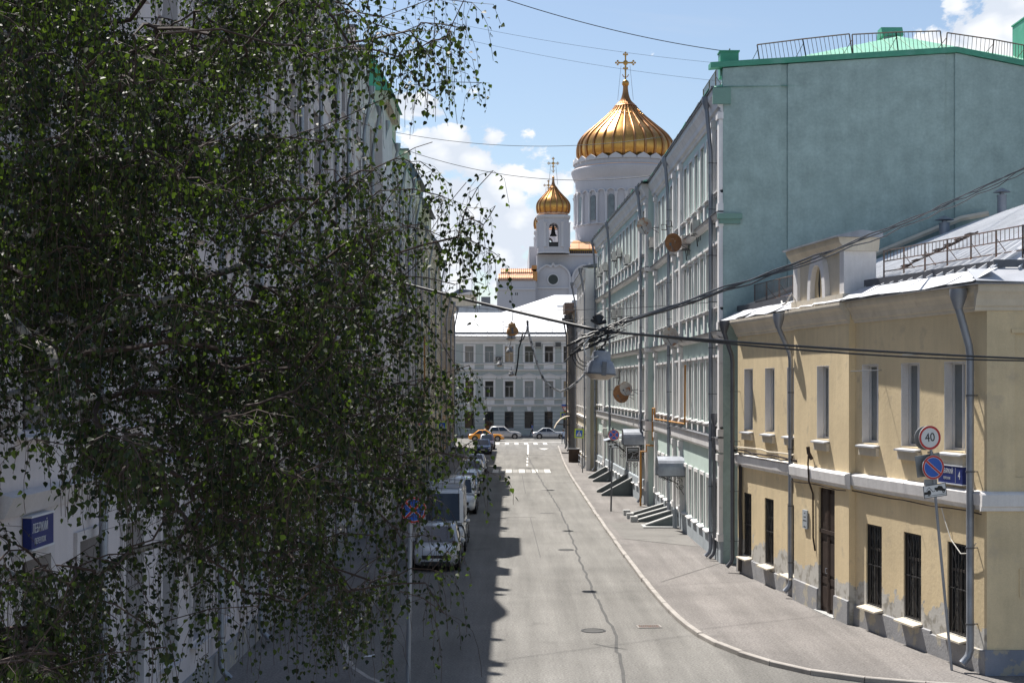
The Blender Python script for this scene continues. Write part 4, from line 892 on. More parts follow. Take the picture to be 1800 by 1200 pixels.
# door canopy, door and street sign on the nearest house
t = thing('door_canopy', 'small dark metal canopy over a doorway of the tall left house', 'canopy', TR(LX, 32.2, 4.15))
part('roof', MB().hexa([(0, -1.1, .1), (1.0, -1.1, -.25), (1.0, 1.1, -.25), (0, 1.1, .1), (0, -1.1, .2), (1.0, -1.1, -.2), (1.0, 1.1, -.2), (0, 1.1, .2)]), M['zincdark'], t)
part('bracket', MB().tube([(.9, -1, -.25), (.0, -1, -.7)], .03, 5).tube([(.9, 1, -.25), (.0, 1, -.7)], .03, 5), M['iron'], t)
street_sign('street_sign', 'blue street-name plate high on the shaded left wall', l1M, 70 - 21.4, 5.1, 1.0, .46, [('ЛЕБЯЖИЙ', .19, -.12, .06, .72), ('ПЕРЕУЛОК', .12, -.12, -.13, .8)], .14)

# ------------------------------------------------------------------ far pale green house across the end
FY = 200.0
fh = thing('far_house', 'pale sage green house with white metal roof closing the street', 'house', TR(0, FY))
MFa = TR(32, FY, 0, 180)
fcols = [32 - ((p - CX) / F * FY) for p in (755, 790, 825, 860, 895, 930, 965, 998, 1033, 1068)]
fops = []; FR = [(1.1, 3.45), (5.45, 7.75), (10.35, 12.65)]
for i, c in enumerate(fcols):
    for r, (a, b) in enumerate(FR): fops.append((c - .62, c + .62, .15 if (r == 0 and i in (3,)) else a, b, .22))
wall('wall', fh, MFa, 56, 0, 13.7, fops, M['sage'])
for i, c in enumerate(fcols):
    for r, (a, b) in enumerate(FR):
        if r == 0: window(fh, MFa, c - .62, .15 if i == 3 else a, 1.24, b - (.15 if i == 3 else a), .22, 'framedk', 'glass', (0, .72) if i != 3 else (1, .6), 0 if i == 3 else .1, 'sagetrim')
        else: window(fh, MFa, c - .62, a, 1.24, b - a, .22, 'frame', ('glass', 'glass', 'curtain', 'glasspale', 'glass', 'glass', 'glasspale')[(i * 3 + r * 2) % 7], (1, .66), .14, 'sagetrim', 'sagetrim', (.26, .08), head='pediment' if r == 1 else None)
for i, c in enumerate(fcols):
    x = c + 1.4
    for z0, z1 in ((8.05, 8.55), (9.45, 10.1), (4.45, 5.2)): part('panel', MB().box(c - .75, c + .75, -.02, .06, z0, z1) if z0 > 9 or z0 < 5 else MB().box(x - .3, x + .3, -.02, .04, z0, z1), M['sagetrim'], fh, MFa)
    for k in range(5): part('rustication', MB().box(x - .72, x + .72, -.02, .05, 1.05 + k * .52, 1.48 + k * .52), M['sage'], fh, MFa); part('joint_line', MB().box(x - .74, x + .74, -.02, .035, 1.48 + k * .52, 1.55 + k * .52), M['sagetrim'], fh, MFa)
    part('keystone', MB().plate([(c - .2, 3.5), (c + .2, 3.5), (c + .34, 4.15), (c - .34, 4.15)], -.02, .09), M['sagetrim'], fh, MFa)
for z0, z1, pr in ((4.2, 4.5, .2), (5.1, 5.3, .22), (9.15, 9.4, .28), (10.05, 10.22, .16)): part('belt_course', MB().extr([(-.02, z0), (.08, z0), (pr, z1 - .08), (pr, z1), (-.02, z1)], 0, 56), M['sagetrim'], fh, MFa)
part('plinth', MB().box(0, 56, -.02, .1, 0, .9), M['sage'], fh, MFa)
cornice(fh, MFa, -.3, 56.3, [(-.02, 12.95), (.08, 12.97), (.12, 13.3), (.35, 13.4), (.6, 13.7), (.7, 13.95), (-.02, 14.0)], 'sagetrim')
fr_ = part('roof', MB().hexa([(-.5, .85, 13.98), (56.5, .85, 13.98), (56.5, -11, 13.98), (-.5, -11, 13.98), (-.5, .85, 14.06), (56.5, .85, 14.06), (56.5, -9, 17.8), (-.5, -9, 17.8)]), M['roofwhite'], fh, MFa)
for k in range(75): 
    u = .2 + k * .75
    part('roof_seam', MB().hexa([(u - .02, .84, 14.06), (u + .02, .84, 14.06), (u + .02, -9, 17.8), (u - .02, -9, 17.8), (u - .02, .84, 14.11), (u + .02, .84, 14.11), (u + .02, -9, 17.85), (u - .02, -9, 17.85)]), M['sheet'], fr_, MFa)
part('gutter', MB().box(-.5, 56.5, .02, .07, 14.35, 14.62), M['zincdark'], fr_, MFa)
gd = MB()
for k in range(24): gd.tube([(1 + k * 2.3, -.2, 14.45), (1 + k * 2.3, -.2, 15.35)], .03, 4)
gd.tube([(1, -.2, 15.3), (54, -.2, 15.3)], .022, 4); gd.tube([(1, -.2, 14.95), (54, -.2, 14.95)], .018, 4); part('snow_guard', gd, M['zinc'], fr_, MFa)
part('core', MB().box(0, 56, -10.8, -.5, 0, 13.9), M['sage'], fh, MFa)
def far_item(px, py, Y): p = at(px, py, Y); return p
def ac_unit(loc, rot, label, w=.85, h=.62, dep=.32, group=None, face=False):
    t = thing('air_conditioner', label, 'air conditioner', Matrix.Translation(loc) @ Matrix.Rotation(R(rot), 4, 'Z'), group or 'air conditioners on the house walls')
    part('casing', MB().box(-w/2, w/2, 0.08, dep + .08, 0, h), M['acwhite'], t)
    part('fan_grille', MB().lathe([(.24, -.012), (.24, .012), (.20, .018), (.03, .018)], 16).xf(Matrix.Translation((-.12, dep + .09, h/2)) @ Matrix.Rotation(R(-90), 4, 'X')), M['acdark'], t)
    if face: part('shaded_front', MB().box(-w/2 + .05, w/2 - .05, dep + .08, dep + .085, .04, h - .04), M['acdark'], t)  # dark panel paints the casing front as if in shade
    part('bracket', MB().box(-w/2 + .08, -w/2 + .12, 0, dep + .05, -.05, 0).box(w/2 - .12, w/2 - .08, 0, dep + .05, -.05, 0).box(-w/2 + .08, -w/2 + .12, 0, .03, -.3, 0).box(w/2 - .12, w/2 - .08, 0, .03, -.3, 0), M['zincdark'], t)
    part('hose', MB().tube([(w/2, dep * .5, h * .3), (w/2 + .12, dep * .4, h * .2), (w/2 + .14, .06, -.1), (w/2 + .1, .03, -.5)], .025, 5), M['black'], t)
    return t
for px, py, lb in ((946, 610, 'square-fan unit under the cornice of the far house, left of the braided cable'), (981, 610, 'fan unit under the cornice of the far house, rightmost there'), (876, 635, 'fan unit between two upper windows of the far house, leftmost')):
    p = at(px, py, FY); ac_unit((p.x, FY, p.z), 180, lb, .9, .7, face=True)
# roofs seen over the far house
t = thing('roof_house', 'white metal roof with dormer rising behind the far house', 'roof', TR(10, 216))
rmain = part('roof', MB().hexa([(-13, -2, 12), (30, -2, 12), (30, 12, 12), (-13, 12, 12), (-13, -2, 17.6), (30, -2, 17.6), (30, 6, 21.2), (-3.4, 6, 21.2)]), M['roofwhite'], t)
d = part('dormer', MB().box(-1.0, 1.7, -2.8, 3, 17.8, 19.9), M['zinc'], t); part('dormer_window', MB().box(-.3, 1.0, -2.85, -2.8, 18.0, 19.2), M['glass'], d)
part('hatch', MB().hexa([(-3.2, -1.6, 18.9), (-1.3, -1.6, 18.9), (-1.3, -.4, 19.3), (-3.2, -.4, 19.3), (-3.2, -1.6, 19.1), (-1.3, -1.6, 19.1), (-1.3, -.4, 19.7), (-3.2, -.4, 19.7)]), M['zinc'], t)
part('vent', MB().box(2.6, 4.2, -1.8, -.6, 18.6, 19.6), M['zincdark'], t)
part('base_wall', MB().box(-13, 30, 0, 12, 0, 12), M['sage'], t)
t = thing('roof_house', 'bluish low rooftop with hatches at the far left above the white roof', 'roof', TR(-8, 222))
part('block', MB().box(-12, 6, 0, 10, 0, 19.6), M['zinc'], t); part('lift_hut', MB().box(-1.5, 2.4, -.3, 4, 19.5, 21.2), M['buff'], t); part('hut_roof', MB().hexa([(-1.8, -.6, 21.2), (2.7, -.6, 21.2), (2.7, 4.3, 21.2), (-1.8, 4.3, 21.2), (-.2, 0, 22.2), (2.2, 0, 21.9), (2.2, 4, 21.9), (-.2, 4, 22.2)]), M['zincdark'], t)
part('hatch', MB().box(3.2, 4.6, -.5, 2, 19.6, 20.9), M['zincdark'], t); part('mast', MB().tube([(-.6, 0, 20), (-.6, 0, 23.4)], .05, 5).tube([(2.9, 0, 19), (2.9, 0, 22.6)], .04, 5), M['iron'], t)

# ------------------------------------------------------------------ cathedral
CY = 441.0; S = CY / F
cxp = at(1099.5, HY, CY)
ca = thing('cathedral', 'white stone cathedral with golden onion domes rising behind the far roofs', 'cathedral', TR(cxp.x, CY))
def zz(py): return H - (py - HY) * S
def dome(parent, Mc, prof, n, nribs, gap):
    d = part('dome', MB().lathe(prof, n), M['gold'], parent, Mc, True)
    for k in range(nribs):
        a = 2 * math.pi * (k + .5) / nribs
        pts = [((r + gap * .2) * math.cos(a), (r + gap * .2) * math.sin(a), z) for r, z in prof]
        part('rib', MB().tube(pts, [gap * (.35 + .65 * min(1, r / prof[0][0])) for r, z in prof], 5), M['golddk'], d, Mc, True)
    return d
def spl(pts, n=6):
    out = []
    P = [pts[0]] + list(pts) + [pts[-1]]
    for i in range(1, len(P) - 2):
        for k in range(n):
            t = k / n; q = []
            for c in (0, 1):
                a, b, d, e = (P[j][c] for j in (i-1, i, i+1, i+2))
                q.append(.5 * (2*b + (d - a)*t + (2*a - 5*b + 4*d - e)*t*t + (3*b - a - 3*d + e)*t**3))
            out.append(tuple(q))
    return out + [pts[-1]]
def onion(s, z0, v=1.0):   # s = metres per photo px, profile in px above the dome's foot
    return [(r * s, z0 + h * s * v) for r, h in spl([(78, 0), (82, 8), (84.3, 20), (83.5, 33), (78, 44), (69, 54), (55, 66), (43.5, 76), (33.5, 85), (24.5, 94), (17.5, 103), (9, 112), (5.2, 121), (3.4, 131), (3, 140)])]
MC = W[ca]
drum = part('drum', MB().lathe([(88*S, zz(424)), (88*S, zz(322)), (91*S, zz(318)), (95.5*S, zz(306)), (95.5*S, zz(303)), (90*S, zz(299)), (89*S, zz(287)), (79*S, zz(287))], 72), M['stone'], ca, MC, 30)
part('gilt_ring', MB().lathe([(90.5*S, zz(301)), (92*S, zz(301)), (92*S, zz(299.5)), (90*S, zz(299))], 72, cap=False), M['copper'], drum, MC)
for k in range(24):     # crown of small ogee gables at the dome's foot
    a = 2 * math.pi * k / 24; w = 89.6 * S * math.tan(math.pi / 24) * .96
    g = MB().plate([(-w, zz(291)), (w, zz(291)), (w * .95, zz(287.5)), (w * .55, zz(284.5)), (0, zz(281.5)), (-w * .55, zz(284.5)), (-w * .95, zz(287.5))], -.5, .0)
    part('ogee_gable', g, M['stone2'], drum, MC @ Matrix.Rotation(a, 4, 'Z') @ Matrix.Translation((0, -89.2 * S, 0)) )
def arch_poly(w, z0, z1, n=8): return [(-w, z0), (w, z0)] + [(w * math.cos(math.pi * i / n), z1 + w * math.sin(math.pi * i / n)) for i in range(n + 1)]
for k in range(32):
    a = 2 * math.pi * (k + .18) / 32; Mk = MC @ Matrix.Rotation(a, 4, 'Z') @ Matrix.Translation((0, -88 * S, 0)); wv = 88 * S * math.pi / 32
    if k % 2 == 0: part('drum_window', MB().plate(arch_poly(wv * .60, zz(394), zz(357)), -.25, .06), M['glasspale'], drum, Mk)
    # arch band and half-columns of the blind arcade
    o, i_ = arch_poly(wv * .99, zz(350), zz(350))[2:], arch_poly(wv * .80, zz(350), zz(350))[2:]
    mb = MB()
    for (p0, q0), (p1, q1), (p2, q2), (p3, q3) in zip(o, o[1:], i_, i_[1:]): mb.hexa([(p0, .1, q0), (p1, .1, q1), (p3, .1, q3), (p2, .1, q2), (p0, -.55, q0), (p1, -.55, q1), (p3, -.55, q3), (p2, -.55, q2)])
    part('arcade_arch', mb, M['stone2'], drum, Mk)
    part('half_column', MB().lathe([(.55, zz(402)), (.75, zz(400)), (.42, zz(397)), (.42, zz(354)), (.7, zz(350)), (.7, zz(348))], 8, (wv, -.1, 0)), M['stone2'], drum, Mk, 40)
part('ledge', MB().lathe([(88*S, zz(402)), (90*S, zz(401)), (90*S, zz(399)), (88*S, zz(398))], 72, cap=False), M['stone2'], drum, MC)
dome(ca, MC, onion(S, zz(290)), 72, 28, .42)
def dome_top(parent, Mc, s, z0, dm, v=1.0):
    for zr, r, n in ((86, 32.5, 28), (92, 27, 26)):       # leafy collars near the top
        c = MB()
        for k in range(n): a = 2 * math.pi * k / n; c.lathe([(.05, -1.7 * s * 2), (1.6 * s, -1.2 * s), (1.5 * s, 1.2 * s), (.05, 2.2 * s)], 5, (r * s * math.cos(a), r * s * math.sin(a), z0 + zr * s * v))
        part('collar', c, M['gold'], dm, Mc, True)
    part('ring', MB().lathe([(18*s, z0 + 102*s*v), (20*s, z0 + 103*s*v), (18*s, z0 + 104.5*s*v)], 24, cap=False), M['golddk'], dm, Mc)
    part('ball', MB().lathe([(3*s, z0 + 134*s*v)] + [(6.4*s*math.sin(math.pi*k/10), z0 + 143*s*v - 6.4*s*math.cos(math.pi*k/10)) for k in range(2, 10)] + [(1.4*s, z0 + 143*s*v + 7*s), (1*s, z0 + 143*s*v + 12*s)], 16), M['gold'], dm, Mc, True)
def cross(parent, Mc, s, z0):
    mb = MB(); t = 1.3 * s; th = .6 * s; zc = z0 + 30 * s
    mb.box(-t, t, -th, th, z0, z0 + 46*s).box(-14*s, 14*s, -th, th, zc - t, zc + t)
    for x, z in ((-14, 0), (14, 0), (0, 15), (0, -10)):
        for dx, dz in ((0, 3.1), (0, -3.1), (3.1, 0), (-3.1, 0)): mb.lathe([(.1, -th), (1.9*s, -th*.8), (1.9*s, th*.8), (.1, th)], 8).__class__  # petals
        for dx, dz in ((0, 3), (0, -3), (3, 0), (-3, 0)):
            p = MB().lathe([(.05, -th), (1.9*s, -th*.7), (1.9*s, th*.7), (.05, th)], 8).xf(Matrix.Translation(((x + dx)*s, 0, zc + (z + dz)*s)) @ Matrix.Rotation(R(90), 4, 'X')); mb.join(p)
    p = MB().lathe([(.05, -th*1.5), (4.6*s, -th), (4.6*s, th), (.05, th*1.5)], 12).xf(Matrix.Translation((0, 0, zc)) @ Matrix.Rotation(R(90), 4, 'X')); mb.join(p)
    mb.tube([(-5.5*s, 0, z0 + 9*s), (-3.5*s, 0, z0 + 5*s), (0, 0, z0 + 3.4*s), (3.5*s, 0, z0 + 5*s), (5.5*s, 0, z0 + 9*s)], .8*s, 5)
    c = part('cross', mb, M['gold'], parent, Mc)
    part('stay', MB().tube([(-8*s, 0, zc - 5*s), (-14*s, 0, zc - 67*s)], .05, 4).tube([(8*s, 0, zc - 5*s), (14*s, 0, zc - 67*s)], .05, 4), M['zinc'], c, Mc)
# fix: petals loop above only adds its four-lobed tips once
md = [c for c in ca.children if c.name.startswith('dome')][0]
dome_top(ca, MC, S, zz(290), md); cross(ca, MC, S * .98, zz(140))
# bell tower in front, left
TY = 418.0; s2 = TY / F; tx = at(972.5, HY, TY).x
def zt(py): return H - (py - HY) * s2
MT = TR(tx, TY)
def bell_tower(Mt, vis=True):
    w = 27 * s2
    oc = [(w, -w * .62), (w, w * .62), (w * .62, w), (-w * .62, w), (-w, w * .62), (-w, -w * .62), (-w * .62, -w), (w * .62, -w)]
    # shaft with four real arched openings: piers at the corners plus arch heads
    o = part('bell_storey', MB().prism(oc, zt(447), zt(436)).prism(oc, zt(392.5), zt(380)), M['stone'], ca, Mt)
    hw = 8.2 * s2
    for sx in (-1, 1):
        for sy in (-1, 1):
            part('pier', MB().prism([(sx * hw, sy * w), (sx * w * .62, sy * w), (sx * w, sy * w * .62), (sx * w, sy * hw), (sx * hw, sy * hw)], zt(436), zt(392.5)), M['stone'], o, Mt)
    for a in (0, 90, 180, 270):
        n = 10; pts = [(hw * math.cos(math.pi * i / n), zt(403) + hw * math.sin(math.pi * i / n)) for i in range(n + 1)]
        mb = MB()
        for (p, q), (p2, q2) in zip(pts, pts[1:]): mb.hexa([(p, -w + .02, q), (p2, -w + .02, q2), (p2, -w * .7, q2), (p, -w * .7, q), (p, -w + .02, zt(392)), (p2, -w + .02, zt(392)), (p2, -w * .7, zt(392)), (p, -w * .7, zt(392))])
        part('arch_head', mb, M['stone'], o, Mt @ Matrix.Rotation(R(a), 4, 'Z'))
        for sx in (-1, 1): part('half_column', MB().lathe([(.55, zt(436)), (.42, zt(433)), (.42, zt(396)), (.6, zt(393))], 8, (sx * w * .55, -w, 0)), M['stone2'], o, Mt @ Matrix.Rotation(R(a), 4, 'Z'), 40)
        part('balustrade', MB().box(-hw, hw, -w + .1, -w + .3, zt(436), zt(428)), M['iron'], o, Mt @ Matrix.Rotation(R(a), 4, 'Z'))
    part('cornice', MB().prism([(x * 1.09, y * 1.09) for x, y in oc], zt(384), zt(381)).prism([(x * 1.05, y * 1.05) for x, y in oc], zt(386), zt(384)).prism([(x * 1.04, y * 1.04) for x, y in oc], zt(447), zt(444)), M['stone2'], o, Mt)
    part('neck', MB().lathe([(25 * s2, zt(381)), (26 * s2, zt(377)), (25.5 * s2, zt(374))], 32), M['copper'], o, Mt)
    part('bell', MB().lathe([(.05, zt(396)), (1.2*s2, zt(396)), (2.2*s2, zt(399)), (3.2*s2, zt(406)), (4.2*s2, zt(411)), (6.2*s2, zt(414)), (6.2*s2, zt(415)), (.05, zt(415))], 16), M['iron'], o, Mt, True)
    k = s2 * .345; d = dome(ca, Mt, onion(k, zt(375), 1.27), 40, 16, .26); dome_top(ca, Mt, k, zt(375), d, 1.27); cross(ca, Mt, s2 * .56, zt(304))
bell_tower(MT)
bell_tower(MT @ Matrix.Translation((12.3 - tx, 62, 2.2)))
# body: tower base block with ogee gable and round window, side wings with gilded roofs
def ogee(cx_, w, zb, zsp, ztop, n=8):
    pts = [(cx_ - w, zb)] ; L = []
    for i in range(n + 1):
        a = math.pi / 2 * i / n; L.append((cx_ - w * math.cos(a), zsp + w * .82 * math.sin(a)))
    L = L[:-2] + [(cx_ - w * .12, ztop - w * .16), (cx_, ztop)]
    return pts + L + [(2 * cx_ - x, z) for x, z in L[::-1][1:]] + [(cx_ + w, zb)]
X = lambda px: (px - 972.5) * s2
body = part('transept_wall', MB().box(X(944), X(1100), .2, 40, 0, zt(447)), M['stone'], ca, MT)
for px in (972, 1036): part('ogee_front', MB().plate(ogee(X(px), 30.5 * s2, 0, zt(489), zt(463)), -1.6, .3), M['stone'], body, MT)
for px in (972, 1036):
    o_, i_ = ogee(X(px), 31 * s2, zt(506), zt(489), zt(462)), ogee(X(px), 28 * s2, zt(506), zt(489), zt(467)); mb = MB()
    for (p0, q0), (p1, q1), (p2, q2), (p3, q3) in zip(o_, o_[1:], i_, i_[1:]): mb.hexa([(p0, -1.5, q0), (p1, -1.5, q1), (p3, -1.5, q3), (p2, -1.5, q2), (p0, -2.1, q0), (p1, -2.1, q1), (p3, -2.1, q3), (p2, -2.1, q2)])
    part('ogee_moulding', mb, M['stone2'], body, MT)
rw = MB().lathe([(.05, 0), (8.6 * s2, 0), (8.6 * s2, .12)], 24).xf(MT.inverted() @ MT @ Matrix.Translation((X(972), -1.72, zt(492))) @ Matrix.Rotation(R(90), 4, 'X')); rwo = part('round_window', rw, M['glass'], body, MT)
part('window_ring', MB().lathe([(8.6 * s2, -.1), (10.6 * s2, -.1), (10.6 * s2, .3), (8.6 * s2, .3)], 28, cap=False).xf(Matrix.Translation((X(972), -1.62, zt(492))) @ Matrix.Rotation(R(90), 4, 'X')), M['stone2'], rwo, MT)
part('string_course', MB().box(X(940), X(1003), -2.0, .1, zt(508), zt(505.5)).box(X(1004), X(1070), -2.0, .1, zt(504), zt(501.5)).box(X(942), X(1102), -.4, .3, zt(449), zt(446)), M['stone2'], body, MT)
for px in (941, 1002): part('pilaster', MB().box(X(px - 3), X(px + 4), -2.2, .2, 0, zt(508)).box(X(px - 2.5), X(px + 3), -1.9, .2, zt(505), zt(487)), M['stone'], body, MT)
part('gilded_pinnacle', MB().lathe([(2.2 * s2, 0), (.05, 3.4 * s2)], 4, (X(937.5), -1.2, zt(507.5))), M['copper'], body, MT)
wing = part('side_wing', MB().box(X(874), X(941), -4, 30, 0, zt(495)), M['stone'], ca, MT)
part('string_course', MB().box(X(872), X(941), -4.4, -3.9, zt(511), zt(509)), M['stone2'], wing, MT)
part('slit_window', MB().box(X(905.5), X(907), -4.08, -3.9, zt(520), zt(516)).box(X(908.5), X(910), -4.08, -3.9, zt(520), zt(516)), M['glass'], wing, MT)
def barrel_roof(name, x0, x1, y0, y1, z0, h, m, par, bands):
    n = 10; P = [(y0 + (y1 - y0) * (1 - math.cos(math.pi / 2 * i / n)), z0 + h * math.sin(math.pi / 2 * i / n)) for i in range(n + 1)]
    o = part(name, MB().extr(P + [(y1, z0)], x0, x1), M[m], par, MT, 30)
    for k in range(bands): x = x0 + (x1 - x0) * (k + .5) / bands; part('roof_seam', MB().tube([(x, y - .02, z + .03) for y, z in P], .09, 4), M['golddk'], o, MT)
barrel_roof('gilded_roof', X(876), X(938), -4.2, 2.2, zt(495), zt(480.5) - zt(495), 'copper', wing, 18)
barrel_roof('gilded_roof', X(880), X(943), 2.2, 8, zt(481), zt(468.5) - zt(481), 'copper', wing, 18)
part('parapet_block', MB().box(X(935), X(946), 2.5, 6, zt(472), zt(465)).box(X(936), X(944), -4.0, 2.0, zt(495), zt(479)), M['golddk'], wing, MT)
# gilded terrace roof and railing right of the tower, ring of low roofs under the drum
ter = part('terrace', MB().box(X(1000), X(1075), 2, 30, zt(447), zt(436)), M['golddk'], ca, MT)
for k in range(13): part('lattice_panel', MB().box(X(1002 + k * 3.3), X(1004.6 + k * 3.3), 1.7, 1.9, zt(446), zt(439.5)), M['iron'], ter, MT)
part('gilt_post', MB().box(X(998.5), X(1001.5), 1.4, 1.95, zt(446), zt(438)).box(X(1042), X(1045), 1.4, 1.95, zt(446), zt(438)).box(X(1000), X(1043), 1.5, 1.85, zt(439), zt(438)).box(X(1000), X(1055), 1.5, 1.8, zt(425.8), zt(424.6)), mat('gilt', (.55, .36, .06), .4, .1, 1, metal=.6), ter, MT)
part('copper_roof', MB().hexa([(X(1000), 4, zt(438)), (X(1060), 4, zt(438)), (X(1060), 14, zt(438)), (X(1000), 14, zt(438)), (X(1000), 7, zt(425)), (X(1060), 7, zt(425)), (X(1060), 14, zt(425)), (X(1000), 14, zt(425))]).hexa([(X(1004), 12, zt(425)), (X(1040), 12, zt(425)), (X(1040), 24, zt(425)), (X(1004), 24, zt(425)), (X(1012), 15, zt(413.5)), (X(1020), 15, zt(413.5)), (X(1020), 22, zt(413.5)), (X(1012), 22, zt(413.5))]), M['copper'], ter, MT)
part('rail_posts', MB().box(X(1001), X(1001.6), 1.6, 1.8, zt(438), zt(425)).box(X(1018), X(1018.6), 1.6, 1.8, zt(438), zt(425)).box(X(1036), X(1036.6), 1.6, 1.8, zt(438), zt(425)), M['iron'], ter, MT)
part('crossing_block', MB().lathe([(89 * S, 0), (89 * S, zz(424))], 40, (0, 0, 0)).box(-30, 34, -12, 40, 0, zz(440)), M['stone'], ca, MC)
# ------------------------------------------------------------------ things on the right-hand walls
def on_green(px, py, w=.0):
    if onx(px, GX - w) < GY1: Y = onx(px, GX - w); return Vector((GX, Y, zat(py, Y)))
    t_ = (px - CX) / F; k = (G2E - G2X) / (GY2 - GY1); Y = (G2X - w - k * GY1) / (t_ - k); return Vector((g2x(Y), Y, zat(py, Y)))
for px, py, lb in ((1222, 412, 'white air conditioner nearest the green house corner, just under the top-floor windows'),
                   (1203, 438, 'white air conditioner beside the rusty dish on the top floor of the green house'),
                   (1146, 436, 'white air conditioner below the pale dish on the top floor of the green house'),
                   (1102, 465, 'lone air conditioner halfway along the top floor of the green house'),
                   (1088, 452, 'upper one of two close air conditioners along the far top floor'),
                   (1079, 458, 'lower one of two close air conditioners along the far top floor'),
                   (1064, 476, 'air conditioner third from the far end of the top floor'),
                   (1058, 480, 'air conditioner second from the far end of the top floor'),
                   (1053, 486, 'air conditioner farthest along the top floor of the green house'),
                   (1089, 556, 'nearer air conditioner of the pair between the green house middle floors'),
                   (1079, 560, 'farther air conditioner of the pair between the green house middle floors'),
                   (1064, 766, 'air conditioner low on the green house above the lean-to canopy'),
                   (1084, 663, 'air conditioner just above the two overlapping rusty dishes')):
    p = on_green(px, py, .2); ac_unit(p, 90, lb, .82, .62, .30)
def dish(px, py, r, label, m='dish', x=None, yaw=-35, out=.75):
    p = on_green(px, py, out); t = thing('satellite_dish', label, 'satellite dish', Matrix.Translation(p), 'satellite dishes on the green house')
    c = Vector((-out, 0, 0)); Mr = Matrix.Translation(c) @ Matrix.Rotation(R(yaw), 4, 'Z') @ Matrix.Rotation(R(100), 4, 'X')
    prof = [(.01, 0)] + [(r * k / 6, .22 * r * (k / 6) ** 2 * 1.4) for k in range(1, 7)]
    mb = MB().lathe(prof + [(r * 1.02, .32 * r)] + [(q, z - .02) for q, z in prof[::-1]], 24, cap=False).xf(Mr)
    part('reflector', mb, M[m], t, None, True)
    tip = Mr @ Vector((0, -.1 * r, r * 1.0)); lo = Mr @ Vector((0, -r * .95, .3 * r))
    part('feed_arm', MB().tube([lo, tip], .018, 5).box(tip.x - .05, tip.x + .05, tip.y - .05, tip.y + .05, tip.z - .06, tip.z + .06), M['zincdark'], t)
    part('mount', MB().tube([(0, 0, -.1), (-out * .6, 0, -.1), c], .03, 6).tube([(0, 0, -.4), (-out * .6, 0, -.12)], .02, 5), M['zincdark'], t)
dish(1135, 397, .48, 'pale satellite dish high on the green house, the farther top-floor one')
dish(1186, 426, .44, 'rust-covered satellite dish on the top floor of the green house', 'dishrust')
dish(1181, 591, .45, 'rust-flecked satellite dish mid-height beside the long downspout')
dish(1094, 691, .58, 'large rusty satellite dish right of the hanging lamp', 'dishrust')
dish(1102, 682, .44, 'smaller pale satellite dish overlapping the large rusty one')
# small antenna brackets
for px, py, lb in ((1171, 398, 'upper small square wire antenna frame on the green house top floor'), (1163, 404, 'lower small square wire antenna frame on the green house top floor')):
    p = on_green(px, py, .5); tag(part('antenna_frame', MB().tube([(0, 0, 0), (-.5, 0, 0), (-.5, 0, .28), (-.22, 0, .28), (-.22, 0, 0)], .03, 4), M['iron'], None, Matrix.Translation(p)), lb, 'antenna', 'small antenna frames')
# black shop sign hung on scrollwork
p0 = at(1112.5, 798, 84.6)
t = thing('shop_sign', 'black hanging shop sign with white border and script lettering', 'shop sign', Matrix.Translation(p0))
part('board', MB().box(-.37, .37, -.03, .03, -.43, .43), M['sblack'], t)
part('border', MB().box(-.40, .40, -.036, .036, .41, .45).box(-.40, .40, -.036, .036, -.45, -.41).box(-.40, -.36, -.036, .036, -.41, .41).box(.36, .40, -.036, .036, -.41, .41), M['swhite'], t)
mb = MB().tube([(-.28, -.034, .08), (-.1, -.034, .14), (.02, -.034, .06), (-.08, -.034, -.18), (-.16, -.034, -.22), (-.05, -.034, -.2), (.0, -.034, -.12), (.06, -.034, -.22), (.1, -.034, -.13), (.16, -.034, -.22), (.2, -.034, -.14), (.26, -.034, -.2), (.32, -.034, -.02)], .012, 4).tube([(.06, -.034, .02), (.2, -.034, .12), (.31, -.034, .14)], .01, 4)
part('script_mark', mb, M['letter'], t)
for z in (.31, .22, -.31): part('lettering_line', MB().box(-.30, .30, -.033, -.03, z - .028, z + .028), M['greyplinth'], t)
mb = MB().tube([(.37, 0, .5), (-.55, 0, .5)], .02, 5)
for cx_, cz, r in ((-.62, .25, .2), (-.6, -.1, .17), (-.2, -.62, .18), (.15, -.66, .16)): mb.tube([(cx_ + r * (1 - k / 24) * math.cos(k * .5), 0, cz + r * (1 - k / 24) * math.sin(k * .5)) for k in range(20)], .014, 4)
part('scroll_bracket', mb, M['iron'], t)

